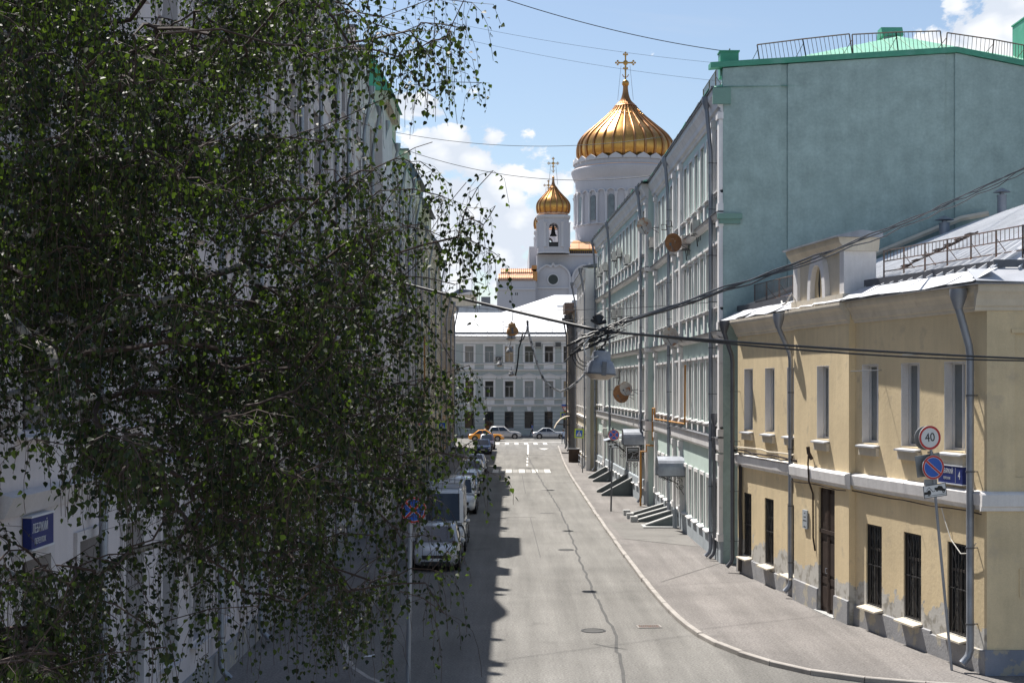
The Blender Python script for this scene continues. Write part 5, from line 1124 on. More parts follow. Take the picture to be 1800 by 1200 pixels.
# ------------------------------------------------------------------ traffic signs
def disc(r, y0, y1, n=32): return MB().lathe([(.003, 0), (r, 0), (r, y1 - y0), (.003, y1 - y0)], n).xf(Matrix.Translation((0, y1, 0)) @ Matrix.Rotation(R(90), 4, 'X'))
def ringm(r0, r1, y0, y1, n=32): return MB().lathe([(r0, 0), (r1, 0), (r1, y1 - y0), (r0, y1 - y0), (r0, 0)], n, cap=False).xf(Matrix.Translation((0, y1, 0)) @ Matrix.Rotation(R(90), 4, 'X'))
def bar(mb, a, w, L, y0, y1): return mb.join(MB().box(-L, L, y0, y1, -w, w), Matrix.Rotation(R(a), 4, 'Y'))
def sign_round(parent, Mp, r, kind, txt=None):
    """faces -Y of its own frame"""
    o = part('sign_plate', disc(r, -.0, .02), M['signback'], parent, Mp)
    part('sign_rim', ringm(r * .985, r, -.006, .0), M['swhite'], o, Mp)
    part('red_ring', ringm(r * .80 if kind == 'limit' else r * .83, r * .985, -.006, .0), M['sred'], o, Mp)
    if kind == 'limit':
        part('face', disc(r * .80, -.004, .0), M['swhite'], o, Mp); lettering(txt, r * 1.0, 'sblack', o, Mp @ Matrix.Translation((0, -.008, 0)) @ RX, .92)
    else:
        part('face', disc(r * .80, -.004, .0), M['sblue'], o, Mp); part('white_ring', ringm(r * .80, r * .83, -.005, .0), M['swhite'], o, Mp)
        mb = MB(); angs = (45,) if kind == 'nopark' else (45, -45)
        for a in angs: part('red_bar', bar(MB(), a, r * .085, r * .81, -.010 - .001 * (a < 0), -.004), M['sred'], o, Mp); part('white_edge', bar(MB(), a, r * .115, r * .80, -.007, -.004), M['swhite'], o, Mp)
    return o
def tow_plate(parent, Mp, w, h):
    o = part('tow_plate', MB().box(-w/2, w/2, 0, .015, -h/2, h/2), M['swhite'], parent, Mp)
    part('plate_border', MB().box(-w/2, w/2, -.004, 0, h/2 - .014, h/2).box(-w/2, w/2, -.004, 0, -h/2, -h/2 + .014).box(-w/2, -w/2 + .014, -.004, 0, -h/2 + .014, h/2 - .014).box(w/2 - .014, w/2, -.004, 0, -h/2 + .014, h/2 - .014), M['sblack'], o, Mp)
    k = w / .66
    truck = MB().plate([(-.31*k, -.075*k), (-.12*k, -.075*k), (-.12*k, -.01*k), (-.14*k, .03*k), (-.2*k, .03*k), (-.22*k, .0), (-.31*k, .0)], -.004, -.001)
    part('truck_mark', truck, M['sblack'], o, Mp)
    part('hook_mark', MB().tube([(-.24*k, -.003, .03*k), (-.16*k, -.003, .11*k), (-.06*k, -.003, -.02*k), (-.0, -.003, .0)], .007, 4), M['sblack'], o, Mp)
    c = MB().plate([(-.14*k, -.045*k), (.16*k, -.045*k), (.17*k, .01*k), (.1*k, .02*k), (.06*k, .075*k), (-.04*k, .075*k), (-.08*k, .02*k), (-.15*k, .01*k)], -.004, -.001).xf(Matrix.Translation((.14*k, 0, .035*k)) @ Matrix.Rotation(R(14), 4, 'Y'))
    part('car_mark', c, M['sblack'], o, Mp)
    for x, z in ((-.18, -.08), (.06, .01), (.24, -.05)): part('wheel_mark', ringm(.014*k, .034*k, -.006, -.001, 14).xf(Matrix.Translation((x*k, 0, z*k))), M['sblack'], o, Mp)
    part('ground_mark', MB().box(-.31*k, .31*k, -.004, -.001, -.118*k, -.108*k), M['sblack'], o, Mp)
    return o
def post(t, h, r=.035, m='zinc', lean=(0, 0)):
    return part('post', MB().tube([(0, 0, 0), (lean[0], lean[1], h)], r, 10), M[m], t)
# leaning post with 40 limit, no parking, tow plate
b = gr(1673, 1186); Yp = b.y
t = thing('road_sign', 'leaning post with red-ringed 40 sign, blue no-parking disc and tow plate', 'road sign', TR(b.x, b.y, .12))
top = at(1634, 752, Yp); lean = (top.x - b.x, 0); hp = top.z - .12
post(t, hp, .035, 'zinc', (lean[0] * 1.03, 0))
def Msign(px, py, Y, yaw=0, roll=0): p = at(px, py, Y); return Matrix.Translation(p) @ Matrix.Rotation(R(yaw), 4, 'Z') @ Matrix.Rotation(R(roll), 4, 'Y')
sign_round(t, Msign(1634.5, 769, Yp - .06, 14, -5), .305, 'limit', '40'); sign_round(t, Msign(1640.5, 821, Yp - .07, 14, -5), .305, 'nopark')
part('back_plate', MB().box(-.34, .34, .06, .075, -.30, .24), M['signback'], t, Msign(1634, 815, Yp, 12, -8))
part('clamp', MB().box(-.06, .06, -.02, .08, -.02, .02), M['zincdark'], t, Msign(1636, 795, Yp))
part('clamp', MB().box(-.20, .12, .0, .06, -.1, .06), M['signback'], t, Msign(1639, 846, Yp))
part('sign_shell', disc(.30, .10, .12), M['signback'], t, Msign(1630, 770, Yp, 14, 0))
tow_plate(t, Msign(1643.5, 862, Yp - .06, 14, -7), .64, .32)
# left foreground post, red-ringed disc half hidden by leaves
Yl = 33.4; t = thing('road_sign', 'steel post by the birch with red-ringed blue disc facing the bridge', 'road sign', TR((717 - CX) / F * Yl, Yl, .1))
post(t, zat(872, Yl) + .1 - .1, .055, 'zinc', (.07, 0)); sign_round(t, Msign(727, 896, Yl - .1, -8), .31, 'nostop')
# no stopping post on the right pavement
b = gr(1074, 902); t = thing('road_sign', 'thin post with round blue no-stopping sign and tow plate on right pavement', 'road sign', TR(b.x, b.y, .12))
post(t, zat(752, b.y) - .1, .05, 'zincdark', (.1, 0)); sign_round(t, Msign(1079, 764, b.y - .08), .31, 'nostop'); tow_plate(t, Msign(1079, 783, b.y - .08), .62, .28)
# pedestrian crossing signs: yellow-green square, blue field, white triangle, walking figure
def crossing_sign(parent, Mp, s):
    o = part('backing', MB().box(-s/2, s/2, 0, .02, -s/2, s/2), M['slime'], parent, Mp)
    part('field', MB().box(-s*.37, s*.37, -.005, 0, -s*.37, s*.37), M['sblue'], o, Mp)
    part('triangle', MB().plate([(-s*.30, -s*.27), (s*.30, -s*.27), (0, s*.30)], -.009, -.005), M['swhite'], o, Mp)
    mb = MB().tube([(0, -.012, s*.1), (0, -.012, -s*.06)], s*.03, 5).tube([(0, -.012, -s*.05), (-s*.07, -.012, -s*.2)], s*.018, 5).tube([(0, -.012, -s*.05), (s*.07, -.012, -s*.2)], s*.018, 5).tube([(-s*.08, -.012, -s*.0), (0, -.012, s*.06), (s*.07, -.012, -s*.01)], s*.014, 5)
    part('walker_mark', mb, M['sblack'], o, Mp); part('walker_head', disc(s*.035, -.014, -.009, 10).xf(Matrix.Translation((0, 0, s*.15))), M['sblack'], o, Mp)
b = gr(1020, 833); Ys = b.y; t = thing('road_sign', 'square yellow-bordered pedestrian crossing sign on the right pavement edge', 'road sign', TR(at(1024, 700, Ys).x, Ys, .12))
post(t, zat(752, Ys), .04, 'zincdark'); crossing_sign(t, Msign(1018, 761.5, Ys - .08, 0, 3), .74)
Ys = 158; t = thing('road_sign', 'far corner post with give-way triangle, blue plate and crossing sign', 'road sign', TR(at(994, 700, Ys).x, Ys, .12)); post(t, zat(712, Ys), .045, 'zincdark')
part('blue_plate', MB().box(-.38, .38, 0, .02, -.09, .09), M['sblue'], t, Msign(993, 712, Ys - .08))
o = part('triangle_plate', MB().plate([(-.38, .3), (.38, .3), (0, -.36)], 0, .02), M['sred'], t, Msign(993.5, 719, Ys - .08)); part('triangle_face', MB().plate([(-.25, .23), (.25, .23), (0, -.21)], -.006, 0), M['swhite'], o)
crossing_sign(t, Msign(991, 730, Ys - .09), .72)
o = part('round_back', disc(.33, -.16, -.14), M['signback'], t, Msign(997.5, 730, Ys - .1)); part('back_ring', ringm(.2, .27, -.17, -.16), M['acdark'], o)
# left far signs
Ys = 105; t = thing('road_sign', 'post on the left pavement with round blue no-stopping sign and small plates', 'road sign', TR(at(751, 700, Ys).x, Ys, .12)); post(t, zat(728, Ys), .05, 'zincdark', (-.2, 0))
sign_round(t, Msign(741, 741, Ys - .08), .32, 'nostop'); tow_plate(t, Msign(740, 762, Ys - .08), .64, .3); part('small_plate', MB().box(-.3, .3, 0, .02, -.2, .2), M['signback'], t, Msign(752, 757, Ys - .08))
Ys = 112; t = thing('road_sign', 'square crossing sign with yellow border on the left pavement', 'road sign', TR(at(779, 700, Ys).x, Ys, .12)); post(t, zat(738, Ys), .04, 'zincdark'); crossing_sign(t, Msign(777, 748, Ys - .08), .7)

# ------------------------------------------------------------------ hanging street lamps and cables
def street_lamp(p, label, k=1.0, m='lamp', rot=0, roll=0, drop=.4):
    t = thing('street_lamp', label, 'street lamp', Matrix.Translation(p) @ Matrix.Rotation(R(rot), 4, 'Z') @ Matrix.Rotation(R(roll), 4, 'Y'), 'lamps hung over the street')
    part('cap', MB().lathe([(.02, .345*k), (.11*k, .345*k), (.145*k, .33*k), (.165*k, .17*k), (.17*k, .165*k)], 20, sq=4), M[m], t, None, 40)
    part('housing', MB().lathe([(.175*k, .17*k), (.20*k, .155*k), (.245*k, .03*k), (.255*k, -.045*k), (.25*k, -.05*k)], 20, sq=4), M[m], t, None, 40)
    part('rim', MB().lathe([(.255*k, -.05*k), (.268*k, -.05*k), (.268*k, -.07*k), (.25*k, -.072*k)], 20, sq=4), M['zincdark'], t, None, 40)
    part('diffuser', MB().lathe([(.25*k, -.06*k), (.245*k, -.075*k), (.15*k, -.15*k), (.12*k, -.16*k), (.01, -.165*k)], 20, sq=3.5), M['lampglass' if m == 'lamp' else m], t, None, 40)
    part('clip', MB().box(-.04*k, .04*k, -.262*k, -.24*k, -.09*k, .15*k), M['zincdark'], t)
    part('hook', MB().tube([(0, 0, .34*k), (0, 0, .42*k), (.05*k, 0, .46*k), (.1*k, 0, drop + .34*k)], .02*k, 6).box(-.05*k, .05*k, -.04*k, .04*k, .34*k, .39*k), M['iron'], t)
    part('lead', MB().tube([(-.1*k, -.15*k, .25*k), (-.2*k, -.2*k, .2*k), (-.33*k, -.18*k, .25*k), (-.36*k, -.1*k, .42*k), (-.2*k, 0, .6*k)], .012*k, 5), M['whitewire'], t)
    return t
HUB = at(1054, 581, 25.0)
street_lamp(at(1055, 651, 25.0), 'large grey hanging street lamp below the black cable knot', 1.0, 'lamp', 12, 4, .3)
lamps = [(901, 583, 55, .95, 'lamprust', 'rust-brown hanging street lamp, the highest over the street centre', -6), (898, 593, 76, .98, 'lamp', 'grey hanging street lamp directly under the rust-brown one', 0), (896, 617, 103, 1.0, 'lamp', 'hanging street lamp third down, before an upper far window', 0),
         (878, 641, 128, 1.0, 'lamp', 'small hanging street lamp lower left before the far house', 10), (899, 658, 146, 1.05, 'lamp', 'lowest and farthest hanging street lamp over the street', -8)]
wires = []
def cable(name, a, b, sag, r, m, label, n=24, cat='cable', wob=0, group=None):
    a, b = Vector(a), Vector(b); rw = random.Random(label); pts = []
    for k in range(n + 1):
        f = k / n; p = a.lerp(b, f); p.z -= 4 * sag * f * (1 - f)
        if wob and 0 < k < n: p += Vector((0, rw.uniform(-wob, wob), rw.uniform(-wob, wob)))
        pts.append(p)
    return tag(part(name, MB().tube(pts, r, 6), M[m], None, None, True), label, cat, group)
SPW = ('nearest', 'second nearest', 'third nearest', 'fourth nearest', 'farthest')
for i, (px, py, Y, k, m, lb, rl) in enumerate(lamps):
    p = at(px, py, Y); street_lamp(p, lb, k, m, 10 * i, rl, .45)
    rx = 8.5 if Y < 57 else GX if Y < GY1 else g2x(Y) if Y < GY2 else 6.3
    ry = Y
    if Y < 57: rx, ry = GX, 58.4
    ztop = p.z + .8
    a = Vector((LX if Y < 104 else -6.8, Y, ztop + .75)); c = Vector((p.x + .08, Y, ztop)); e = Vector((rx, ry, ztop + .55))
    tag(part('span_wire', MB().tube([a, a.lerp(c, .5) - Vector((0, 0, .1)), c, c.lerp(e, .5) - Vector((0, 0, .1)), e], .012, 5), M['wire'], None, None, True), f'{SPW[i]} thin span wire across the street carrying a hanging lamp', 'wire', 'span wires over the street')
# main cables meeting at the knot
lA = Vector((LX, 38, 11.3))
cable('overhead_cable', HUB, lA, .12, .032, 'cable', 'thick black cable from the knot up to the left houses', 30)
for k, (dy, dz, s) in enumerate(((0, 0, .26), (.25, .10, .27), (-.2, -.08, .33), (.1, .05, .22))):
    cable('overhead_cable', HUB + Vector((.05, 0, .02)), (22.4, 56.9, 16.9 + dz), s + .1, .018, 'cable', ('lowest', 'highest', 'second lowest', 'second highest')[(0, 1, 0, 3)[k]] + (' black strand' if k != 2 else ' slack black strand') + ' of the bundle rising right to the blank green wall', 30, wob=.045, group='cable bundle strands')
cable('overhead_cable', HUB + Vector((.1, 0, -.02)), (15.2, 35.0, 7.85), .08, .026, 'cable', 'thick black cable crossing the yellow house front to the right edge', 30)
cable('overhead_cable', HUB + Vector((.1, 0, .0)), (15.2, 35.0, 7.90), .2, .02, 'cable', 'thin black cable just beside the one crossing the yellow house front', 30)
t = thing('cable_knot', 'tangled knot of black cables above the large hanging lamp', 'cables', Matrix.Translation(HUB))
rk = random.Random(9)
for k in range(26):
    a = Vector((rk.uniform(-.34, .26), rk.uniform(-.08, .08), rk.uniform(-.13, .13) - .1)); a.z += a.x * .42; pts = []
    L = rk.uniform(.12, .34)
    for j in range(6): f = j / 5 - .5; pts.append(a + Vector((f * L * 2, rk.uniform(-.02, .02), f * L * .85 + rk.uniform(-.035, .035))))
    part('cable_loop', MB().tube(pts, rk.uniform(.008, .02), 5), M['cable'], t, None, True)
for k in range(3): r = .14 + .05 * k; part('slack_loop', MB().tube([(-.25 + r * math.cos(a * .5), 0, -.38 + r * math.sin(a * .5) * 1.3) for a in range(6, 14)], .009, 5), M['cable'], t, None, True)
for k in range(9): a = rk.uniform(0, 6.3); part('connector', MB().tube([(-.02, 0, .12), (-.02 + .14 * math.cos(a), .03, .14 + .14 * abs(math.sin(a)))], .028, 5), M['cable'], t)
part('drop_cable', MB().tube([(-.1, 0, -.1), (-.35, 0, -.3), (-.62, 0, -.55)], .016, 5), M['cable'], t)
# braided slack cable and chain hanging mid street
tag(part('slack_cable', MB().tube([at(x, y, 30) for x, y in ((927, 563), (928, 580), (936, 610), (945, 640), (955, 665), (968, 680), (985, 688), (1000, 682), (1018, 668), (1032, 652))], .028, 6).join(MB()), mat('braid', (.42, .40, .38), .7, .3, 6, blot=((.05, .05, .05), 9, .5, .06, 1)), None, None, True), 'pale braided cable sagging in a long loop above the street end', 'cable')
tag(part('cable_chain', MB().tube([at(x, y, 44) for x, y in ((919, 583), (916, 600), (912, 612), (911, 628), (909, 645), (906, 660))], .025, 5).tube([at(927, 565, 44), at(926, 580, 44), at(920, 596, 44), at(912, 600, 44)], .02, 5), M['cable'], None, None, True), 'short black hanging cable chain left of the braided loop', 'cable')
cable('overhead_wire', (LX, 50, 23.6), (9.2, 57.8, 20.75), .7, .016, 'wire', 'sky wire highest of all, reaching the green roof chimney', 30, 'wire', group='thin wires against the sky')
cable('overhead_wire', (LX, 82, 21.9), (GX, 80, 21.2), .7, .016, 'wire', 'sky wire passing just across the large golden dome', 30, 'wire', group='thin wires against the sky')
cable('overhead_wire', (LX, 88, 22.0), (GX, 83, 19.5), 1.0, .02, 'wire', 'sky wire passing just above the small golden dome', 30, 'wire', group='thin wires against the sky')
cable('overhead_wire', (LX, 60, 23.6), (24, 62, 21.0), 1.2, .006, 'wire', 'upper of two hair-thin sky wires beside the tall cross', 30, 'wire', group='thin wires against the sky')
cable('overhead_wire', (LX, 61, 23.4), (24, 62, 20.3), 1.4, .006, 'wire', 'lower of two hair-thin sky wires beside the tall cross', 30, 'wire', group='thin wires against the sky')
# ------------------------------------------------------------------ cars (local x forward, z up, wheels on z = 0)
def car(name, label, M0, L, Wd, Ht, color, hood=.95, belt=.95, ws=(.22, .02), rr=(-.30, -.46), roofw=.70, group=None, clear=.18, kind='car', rims=True, glassroof=False):
    """ws = windscreen base / top and rr = roof rear / rear glass base, as fractions of length from centre"""
    t = thing(name, label, 'car' if kind != 'van' else 'van', M0, group or 'vehicles standing in the street')
    h = Wd / 2; wr = .33 if kind != 'van' else .35
    xf, xr = L / 2, -L / 2; xa, xb = L * .5 - L * .185, -L * .5 + L * .19
    # lower body: lofted rings
    st = [(xr, .45, belt * .80, .80), (xr + .05, .32, belt * .93, .90), (xr + .30, clear + .05, belt * .99, .97), (xb, clear, belt, 1), (-.2, clear, belt, 1), (L * ws[0] - .25, clear, belt - .01, 1), (L * ws[0] + .15, clear, belt * .5 + hood * .5, .995), (xa, clear, hood * .985, .985), (xf - .45, clear + .02, hood * .93, .95), (xf - .16, .25, hood * .82, .86), (xf - .03, .34, hood * .68, .74), (xf, .42, hood * .58, .66)]
    mb = MB(); rings = []
    for x, zb, zt_, f in st:
        w = h * f; g = zt_ - zb
        half = [(0, zb), (w * .80, zb), (w * .95, zb + g * .12), (w, zb + g * .40), (w * .985, zb + g * .66), (w * .93, zb + g * .88), (w * .84, zb + g * .98), (w * .45, zb + g * 1.015), (0, zb + g * 1.025)]
        rings.append([(x, y, z) for y, z in half] + [(x, -y, z) for y, z in half[1:-1][::-1]])
    n = len(rings[0]); vs = sum(rings, []); fs = [(i*n+k, i*n+(k+1) % n, (i+1)*n+(k+1) % n, (i+1)*n+k) for i in range(len(rings)-1) for k in range(n)] + [tuple(range(n))[::-1], tuple(range((len(rings)-1)*n, len(rings)*n))]
    mb.add(vs, fs); body = part('body', mb, color, t, None, 35)
    # greenhouse
    bx0, bx1 = L * rr[1], L * ws[0]; tx0, tx1 = L * rr[0], L * ws[1]; bw, tw = h * .90, h * roofw; zb, zt_ = belt * .985, Ht
    def ringp(f, crown=0):
        a0, a1, w = bx0 + (tx0 - bx0) * f, bx1 + (tx1 - bx1) * f, bw + (tw - bw) * f; z = zb + (zt_ - zb) * f; e = .16
        return [(a1, -w + e, z), (a1 + .05, 0, z), (a1, w - e, z), (a1 - e, w, z), ((a0 + a1) / 2, w + .01, z), (a0 + e, w, z), (a0, w - e, z), (a0 - .04, 0, z), (a0, -w + e, z), (a0 + e, -w, z), ((a0 + a1) / 2, -w - .01, z), (a1 - e, -w, z)]
    mb = MB(); R_ = [ringp(0), ringp(.5), ringp(.92)]; top = [(x * .97 + (tx0 + tx1) / 2 * .03, y * .92, Ht - .005) for x, y, z in ringp(1.0)]; R_.append(top)
    n = 12; vs = sum(R_, []) + [((tx0 + tx1) / 2, 0, Ht + .03)]; fs = [(i*n+k, i*n+(k+1) % n, (i+1)*n+(k+1) % n, (i+1)*n+k) for i in range(3) for k in range(n)] + [(3*n+k, 3*n+(k+1) % n, 4*n) for k in range(n)]
    mb.add(vs, fs); cab = part('cabin', mb, color, t, None, 30)
    def P(f, i): return Vector(ringp(f)[i])
    def pane(nm, a, b, c, d, o):
        m_ = MB(); cen = (a + b + c + d) / 4; nn = (b - a).cross(d - a).normalized()
        if nn.dot(Vector(o)) < 0: nn = -nn
        q = [cen + (p - cen) * .93 + nn * .014 for p in (a, b, c, d)]; m_.quad(*q); part(nm, m_, M['carglass'], cab)
    f0, f1 = .06, .90
    wsp = MB(); rows_ = [[Vector(ringp(f)[i]) + Vector((.016, 0, .012)) for i in (0, 1, 2)] for f in (f0, .5, f1)]
    wv = [p for r in rows_ for p in r]; wsp.add(wv, [(i*3+k, i*3+k+1, (i+1)*3+k+1, (i+1)*3+k) for i in range(2) for k in range(2)]); part('windscreen', wsp, M['carglass'], cab, None, True)
    rg = MB(); rows_ = [[Vector(ringp(f)[i]) + Vector((-.016, 0, .012)) for i in (6, 7, 8)] for f in (f0 + .06, .5, f1)]
    rg.add([p for r in rows_ for p in r], [(i*3+k, i*3+k+1, (i+1)*3+k+1, (i+1)*3+k) for i in range(2) for k in range(2)]); part('rear_window', rg, M['carglass'], cab, None, True)
    if kind != 'van':
        for a, b, c in ((3, 4, 5), (9, 10, 11)):
            s = 1 if a == 3 else -1
            pane('side_window', P(f0, a), P(f0, b), P(f1, b), P(f1, a), (0, s, 0)); pane('side_window', P(f0, b), P(f0, c), P(f1, c), P(f1, b), (0, s, 0))
    else:
        for s in (1, -1):
            w0, w1 = bw + (tw - bw) * .10 + .02, bw + (tw - bw) * .52 + .02
            m_ = MB().quad((bx1 - 1.35, s * w0, zb + (zt_ - zb) * .05), (bx1 - .28, s * w0, zb + (zt_ - zb) * .05), (bx1 - .62, s * w1, zb + (zt_ - zb) * .5), (bx1 - 1.35, s * w1, zb + (zt_ - zb) * .5)); part('side_window', m_, M['carglass'], cab)
    # wheels
    for x in (xa, xb):
        for s in (-1, 1):
            Mw = W[t] @ Matrix.Translation((x, s * (h - .10), wr)) @ Matrix.Rotation(R(90), 4, 'X')
            part('wheel_arch', MB().lathe([(.05, -.03), (wr + .075, -.03), (wr + .075, .03), (.05, .03)], 24).xf(Matrix.Translation((x, s * (h - .022), wr + .02)) @ Matrix.Rotation(R(90), 4, 'X')), M['rubber'], t)
            w_ = part('wheel', MB().lathe([(wr * .62, -.115), (wr * .93, -.115), (wr, -.08), (wr, .08), (wr * .93, .115), (wr * .62, .115)], 24), M['rubber'], t, Mw, 40)
            part('rim', MB().lathe([(wr * .64, -.02), (wr * .64, .02), (.02, .03)], 20).xf(Matrix.Translation((0, 0, -.107 * s)) ), M['rim'], w_, Mw)
            for q in range(5): part('spoke_gap', MB().box(-.03, .03, wr * .22, wr * .52, -.018, .018).xf(Matrix.Translation((0, 0, -s * .13)) @ Matrix.Rotation(R(72 * q), 4, 'Z')), M['rubber'], w_, Mw)
    # face
    gy = h * .55
    part('grille', MB().plate([(-gy, hood * .50), (gy, hood * .50), (gy * 1.05, hood * .66), (-gy * 1.05, hood * .66)], 0, .05).xf(Matrix.Translation((xf + .005, 0, 0)) @ Matrix.Rotation(R(90), 4, 'Z')), M['black'], t)
    part('air_intake', MB().box(xf - .06, xf + .008, -gy * 1.1, gy * 1.1, .30, .40), M['black'], t)
    for s in (-1, 1):
        hl = [(xf - .035, s * h * .60, hood * .62), (xf - .22, s * h * .885, hood * .66), (xf - .30, s * h * .90, hood * .82), (xf - .10, s * h * .62, hood * .735)]
        part('headlight', MB().hexa([Vector(p) + Vector((-.12, -.02 * s, 0)) for p in hl] + [Vector(p) + Vector((.05, .02 * s, .01)) for p in hl]), M['headlamp'], t)
        part('tail_light', MB().box(xr - .004, xr + .12, min(s * h * .58, s * h * .86), max(s * h * .58, s * h * .86), belt * .72, belt * .90), M['taillamp'], t)
        mx = L * ws[0] - .32
        mi = part('mirror', MB().lathe([(.02, -.07), (.09, -.06), (.10, 0), (.09, .06), (.02, .07)], 10, (mx, s * (h + .08), belt + .06)), color, t, None, True); part('mirror_arm', MB().box(mx - .03, mx + .03, min(s * h * .9, s * (h + .05)), max(s * h * .9, s * (h + .05)), belt - .02, belt + .03), M['black'], mi)
        for dx in (L * (ws[0] + ws[1]) / 2 - .5, -L * .06 - .35): part('door_handle', MB().box(dx - .09, dx + .09, min(s * h * .965, s * h * .985), max(s * h * .965, s * h * .99), belt * .82, belt * .85), M['zinc'], t)
        for dx in (L * .5 * .36, -L * .02, -L * .22): part('door_gap', MB().box(dx - .006, dx + .006, min(s * h * .97, s * (h + .003)), max(s * h * .97, s * (h + .003)), belt * .45, belt * .86), M['black'], t)
        part('sill_trim', MB().box(xb + .4, xa - .4, min(s * h * .9, s * (h + .004)), max(s * h * .9, s * (h + .004)), clear, clear + .1), M['black'], t)
    part('number_plate', MB().box(xf - .02, xf + .02, -.26, .26, .43, .53), M['swhite'], t); part('number_plate', MB().box(xr - .012, xr + .02, -.26, .26, .62, .72), M['swhite'], t)
    part('bumper', MB().box(xf - .14, xf + .0, -h * .64, h * .64, .24, .30), M['black'], t)
    return t
silver = paint_mat('silverpaint', (.40, .42, .45), .3); white = paint_mat('whitepaint', (.62, .64, .67)); blue = paint_mat('bluepaint', (.03, .06, .17)); dark = paint_mat('darkpaint', (.05, .03, .035)); taxi = paint_mat('taxipaint', (.75, .30, .02)); silver2 = paint_mat('silverpaint2', (.46, .45, .45), .3); grey = paint_mat('greypaint', (.30, .33, .37))
def facing(x, yfront, L): return TR(x, yfront + L / 2, 0, -90)
car('parked_car', 'silver crossover parked nearest, its front towards the camera under the birch', facing(-2.98, 55.3, 4.5), 4.5, 1.86, 1.62, silver, .98, 1.0, (.19, -.02), (-.36, -.45), .72)
v = car('parked_van', 'white high-roofed van with roof rack behind the silver crossover', facing(-3.02, 61.2, 5.9), 5.9, 2.0, 2.62, white, 1.18, 1.28, (.36, .24), (-.475, -.49), .86, kind='van')
rk_ = MB()
for x in (-2.3, -1.2, -.1, 1.0): rk_.box(x - .05, x + .05, -.82, .82, 2.72, 2.78)
for y in (-.8, .8): rk_.box(-2.5, 1.15, y - .03, y + .03, 2.78, 2.90).box(-2.5, 1.15, y - .02, y + .02, 2.66, 2.70)
for x in (-2.0, .8):
    for y in (-.8, .8): rk_.box(x - .04, x + .04, y - .03, y + .03, 2.60, 2.80)
part('roof_rack', rk_, M['sheet'], v)
for x0, x1 in ((-2.2, -1.3), (-1.1, -.2)): part('roof_load', MB().box(x0, x1, -.6, .6, 2.78, 2.84), M['frame'], v)
part('door_track', MB().box(-2.6, .2, .985, 1.003, 1.24, 1.28).box(-2.6, .2, -1.003, -.985, 1.24, 1.28), M['black'], v)
part('front_bumper', MB().box(2.85, 2.98, -.85, .85, .3, .62), M['black'], v)
car('parked_car', 'white minivan parked right behind the white van', facing(-2.95, 79.5, 4.7), 4.7, 1.88, 1.95, white, 1.08, 1.12, (.30, .13), (-.42, -.47), .78)
car('parked_car', 'pale grey hatchback between the white minivan and the blue sedan', facing(-3.0, 92, 4.3), 4.3, 1.78, 1.5, grey, .93, .95, (.2, .0), (-.33, -.45), .70)
car('parked_car', 'white hatchback fourth in the left row from the bridge', facing(-2.98, 106, 4.2), 4.2, 1.78, 1.55, white, .93, .95, (.22, .02), (-.36, -.45), .70)
car('parked_car', 'pale blue-white sedan second of the small white cars in the left row', facing(-3.0, 116, 4.5), 4.5, 1.8, 1.48, silver2, .92, .93, (.18, .0), (-.22, -.38), .70)
car('parked_car', 'dark blue sedan in the left row near the crossing', facing(-3.05, 148, 4.6), 4.6, 1.82, 1.47, blue, .92, .93, (.18, .0), (-.20, -.37), .70)
car('parked_car', 'dark maroon crossover parked behind the blue sedan', facing(-2.85, 158, 4.6), 4.6, 1.86, 1.68, dark, 1.0, 1.02, (.2, .02), (-.36, -.45), .72)
tc_ = car('taxi_car', 'orange taxi sedan crossing at the street end on the left', TR(-3.3, 182.3, 0, 0), 4.6, 1.84, 1.46, taxi, .92, .93, (.18, .0), (-.22, -.38), .70)
part('roof_sign', MB().box(-.3, -.05, -.25, .25, 1.47, 1.60), M['swhite'], tc_)
car('parked_car', 'silver crossover parked side-on before the far house, left of the man', TR(-1.1, 190.5, 0, 0), 4.65, 1.84, 1.66, silver2, 1.0, 1.02, (.2, .02), (-.36, -.45), .72)
car('parked_car', 'silver sedan parked side-on before the far house, right of the man', TR(5.1, 190.5, 0, 0), 4.7, 1.83, 1.47, silver, .93, .95, (.17, -.01), (-.22, -.39), .70)

